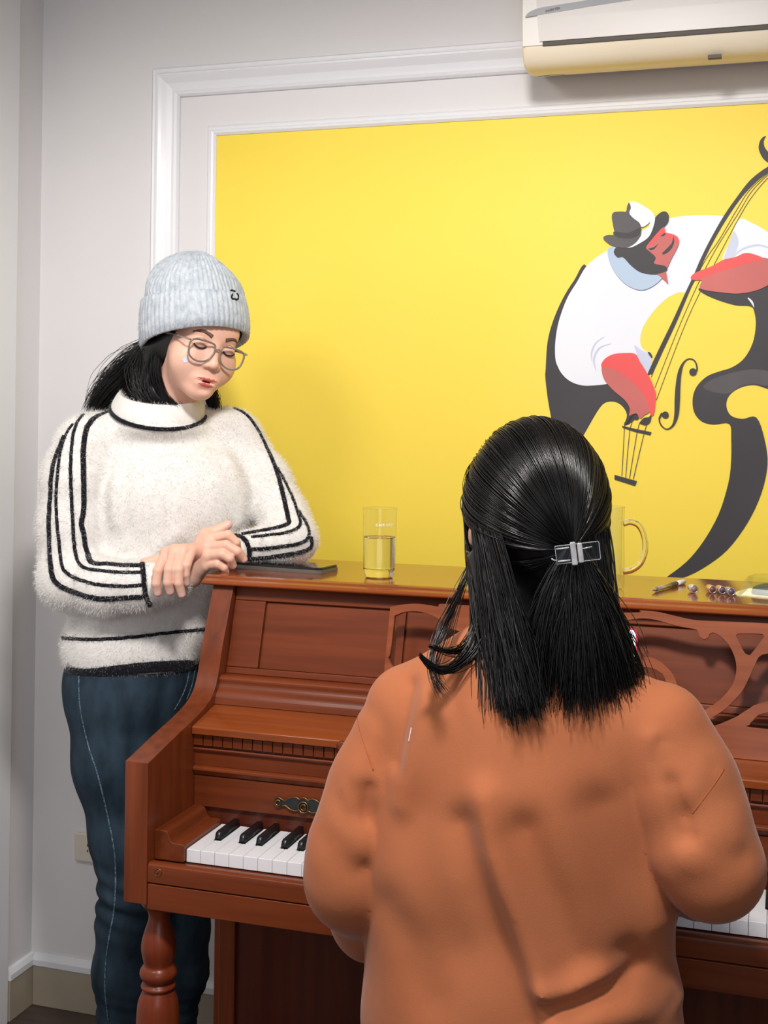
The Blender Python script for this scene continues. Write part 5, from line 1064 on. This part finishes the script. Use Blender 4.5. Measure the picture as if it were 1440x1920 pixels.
# pen
pn0, pn1 = nv((.6575, -.478, LZ + .0042)), nv((.6985, -.3420, LZ + .0042)); pd_ = pn1 - pn0
pen = thing('pen', 'slim clear ballpoint pen lying on the lid right of the mug', 'pen', tuple((pn0 + pn1) / 2 - (0, 0, .0042)))
M['pengrey'] = mat('grey_pen_plastic', lin(170, 164, 156), .25, trans=.3, noise=((60, 60, 60), 1, lin(150, 144, 136), .3, .7)); M['pengrip'] = mat('dark_grip', lin(92, 84, 74), .5, noise=((60, 60, 60), 1, lin(82, 74, 66), .3, .7))
tube('barrel', [pn0 + pd_ * t for t in (.12, .3, .55)], .0039, M['pengrey'], pen, k=12); tube('tip', [pn0 + pd_ * t for t in (0, .05, .12)], [.0008, .0022, .0036], M['pengrey'], pen, k=12); tube('grip', [pn0 + pd_ * t for t in (.551, .65, .74)], .0041, M['pengrip'], pen, k=12); tube('cap', [pn0 + pd_ * t for t in (.741, .85, .99, 1)], [.0042, .0042, .0042, .003], M['print'], pen, k=12)
# little vials lying on their sides, ends towards the player
M['chrome'] = mat('silver_ring', lin(214, 212, 214), .18, .9, noise=((60, 60, 60), 1, lin(200, 198, 200), .3, .7))
cols = [(lin(222, 214, 216), lin(150, 120, 118), 'silver'), (lin(232, 150, 92), lin(112, 76, 70), 'orange'), (lin(196, 120, 96), lin(96, 72, 84), 'reddish brown'), (lin(150, 138, 140), lin(106, 88, 104), 'smoky grey')]
pos = [(.7215, -.4540), (.7500, -.4460), (.7655, -.4470), (.7800, -.4610)]; lab = ['silver capped glass vial beside the pen', 'glass vial with orange body, leftmost of the three in a row', 'glass vial with reddish brown body, middle of the three in a row', 'smoky glass vial touching the cream card']
dv = unit((-A_F[0], -A_F[1], 0))
for (c1, c2_, nm), (vx, vy), lb in zip(cols, pos, lab):
    R_ = .0068; v0 = nv((vx, vy, LZ + R_)); vl = thing('vial', lb, 'vial', (vx, vy, LZ), 'little vials on the piano lid')
    tube('vial_body', [v0 + dv * t for t in (-.020, -.012, -.004, .0045)], [R_ * .8, R_ * .92, R_ * .95, R_ * .95], mat('vial_' + nm.replace(' ', '_'), c1, .25, trans=.3, noise=((90, 90, 90), 1, c2_, .45, .9)), vl, k=18)
    e_ = v0 + dv * .0048; s_ = unit(np.cross(dv, (0, 0, 1))); tube('end_ring', [e_ + s_ * R_ * .84 * math.cos(a) + nv((0, 0, 1)) * R_ * .84 * math.sin(a) for a in np.linspace(0, 2 * math.pi, 24, endpoint=False)], .0011, M['chrome'], vl, closed=True, k=8)
    tube('end_cap', [v0 + dv * t for t in (.0046, .0056)], R_ * .74, mat('vial_end', c2_, .15, coat=.5, noise=((90, 90, 90), 1, tuple(x * .7 for x in c2_[:3]) + (1,), .3, .7)), vl, k=18)
# blister pack on a cream card
bc = nv((.865, -.432, LZ)); U2 = unit((.93, -.30, 0)); V2_ = unit(np.cross((0, 0, 1), U2)); pk = thing('blister_pack', 'clear plastic pack with a dark green lump on a cream card', 'package', tuple(bc))
slab('card', .150, .100, .006, 0, .0012, mat('cream_card', lin(240, 230, 176), .7, noise=((30, 30, 30), 2, lin(234, 223, 166), .3, .7)), pk, (0, 0), bc - U2 * .078 - V2_ * .045, U2, V2_)
M['blister'] = thin_glass('blister_plastic', (.9, .92, .9, 1)); M['bgreen'] = mat('dark_green_object', lin(92, 100, 84), .45, noise=((60, 60, 60), 3, lin(70, 78, 66), .35, .7))
def loft_box(name, levels, m, O, U, V2):
    v = []; L0 = None
    for (w_, h_, r_, z) in levels: L = [(x - w_ / 2, y - h_ / 2) for x, y in rrect(w_, h_, r_)]; v += [O + U * x + V2 * y + nv((0, 0, z)) for x, y in L]; k = len(L)
    f = [(j * k + i, j * k + (i + 1) % k, (j + 1) * k + (i + 1) % k, (j + 1) * k + i) for j in range(len(levels) - 1) for i in range(k)] + [tuple(range((len(levels) - 1) * k, len(levels) * k))]
    return link(name, mesh_py(name, v, f), m, pk, smooth=False)
loft_box('contents', [(.108, .056, .012, .0014), (.110, .058, .014, .006), (.104, .052, .014, .013), (.090, .040, .012, .016)], M['bgreen'], bc + U2 * .004, U2, V2_)
loft_box('blister', [(.132, .082, .008, .0014), (.126, .074, .014, .012), (.120, .068, .016, .024), (.112, .060, .016, .030)], M['blister'], bc, U2, V2_)
for k_, cc_ in ((-.028, lin(206, 70, 66)), (.01, lin(238, 238, 236)), (.04, lin(238, 238, 236))): o_ = bc + U2 * k_; slab('printed_patch', .022, .010, .002, .0161, .0166, mat('patch', cc_, .5, noise=((60, 60, 60), 1, tuple(x * .93 for x in cc_[:3]) + (1,), .3, .7)), pk, (0, 0), o_ - V2_ * .006, U2, V2_)
# red-edged phone propped on the music desk in front of the player
Ds = D0 + DN * (-.0048 if DN[1] > 0 else .0048) ; Nf = unit(-DN if DN[1] > 0 else DN); q0 = onp(1197, 1179, Ds + Nf * .004, DN); tw, thh = .074, .152
tb = thing('propped_phone', 'white-screened phone with red edge propped on the music desk', 'phone', tuple(q0 - nv((tw / 2, 0, 0)) - DT * thh)); XU = nv((1, 0, 0)); Ob = q0 - XU * tw - DT * thh
slab('phone_shell', tw, thh, .009, 0, .007, mat('red_phone_shell', lin(204, 52, 66), .35, noise=((60, 60, 60), 1, lin(190, 44, 58), .3, .7)), tb, (0, 0), Ob, XU, DT, Nf)
slab('lit_screen', tw - .006, thh - .006, .007, .0071, .0075, emis('lit_white_screen', lin(226, 232, 248), .9), tb, (.003, .003), Ob, XU, DT, Nf)
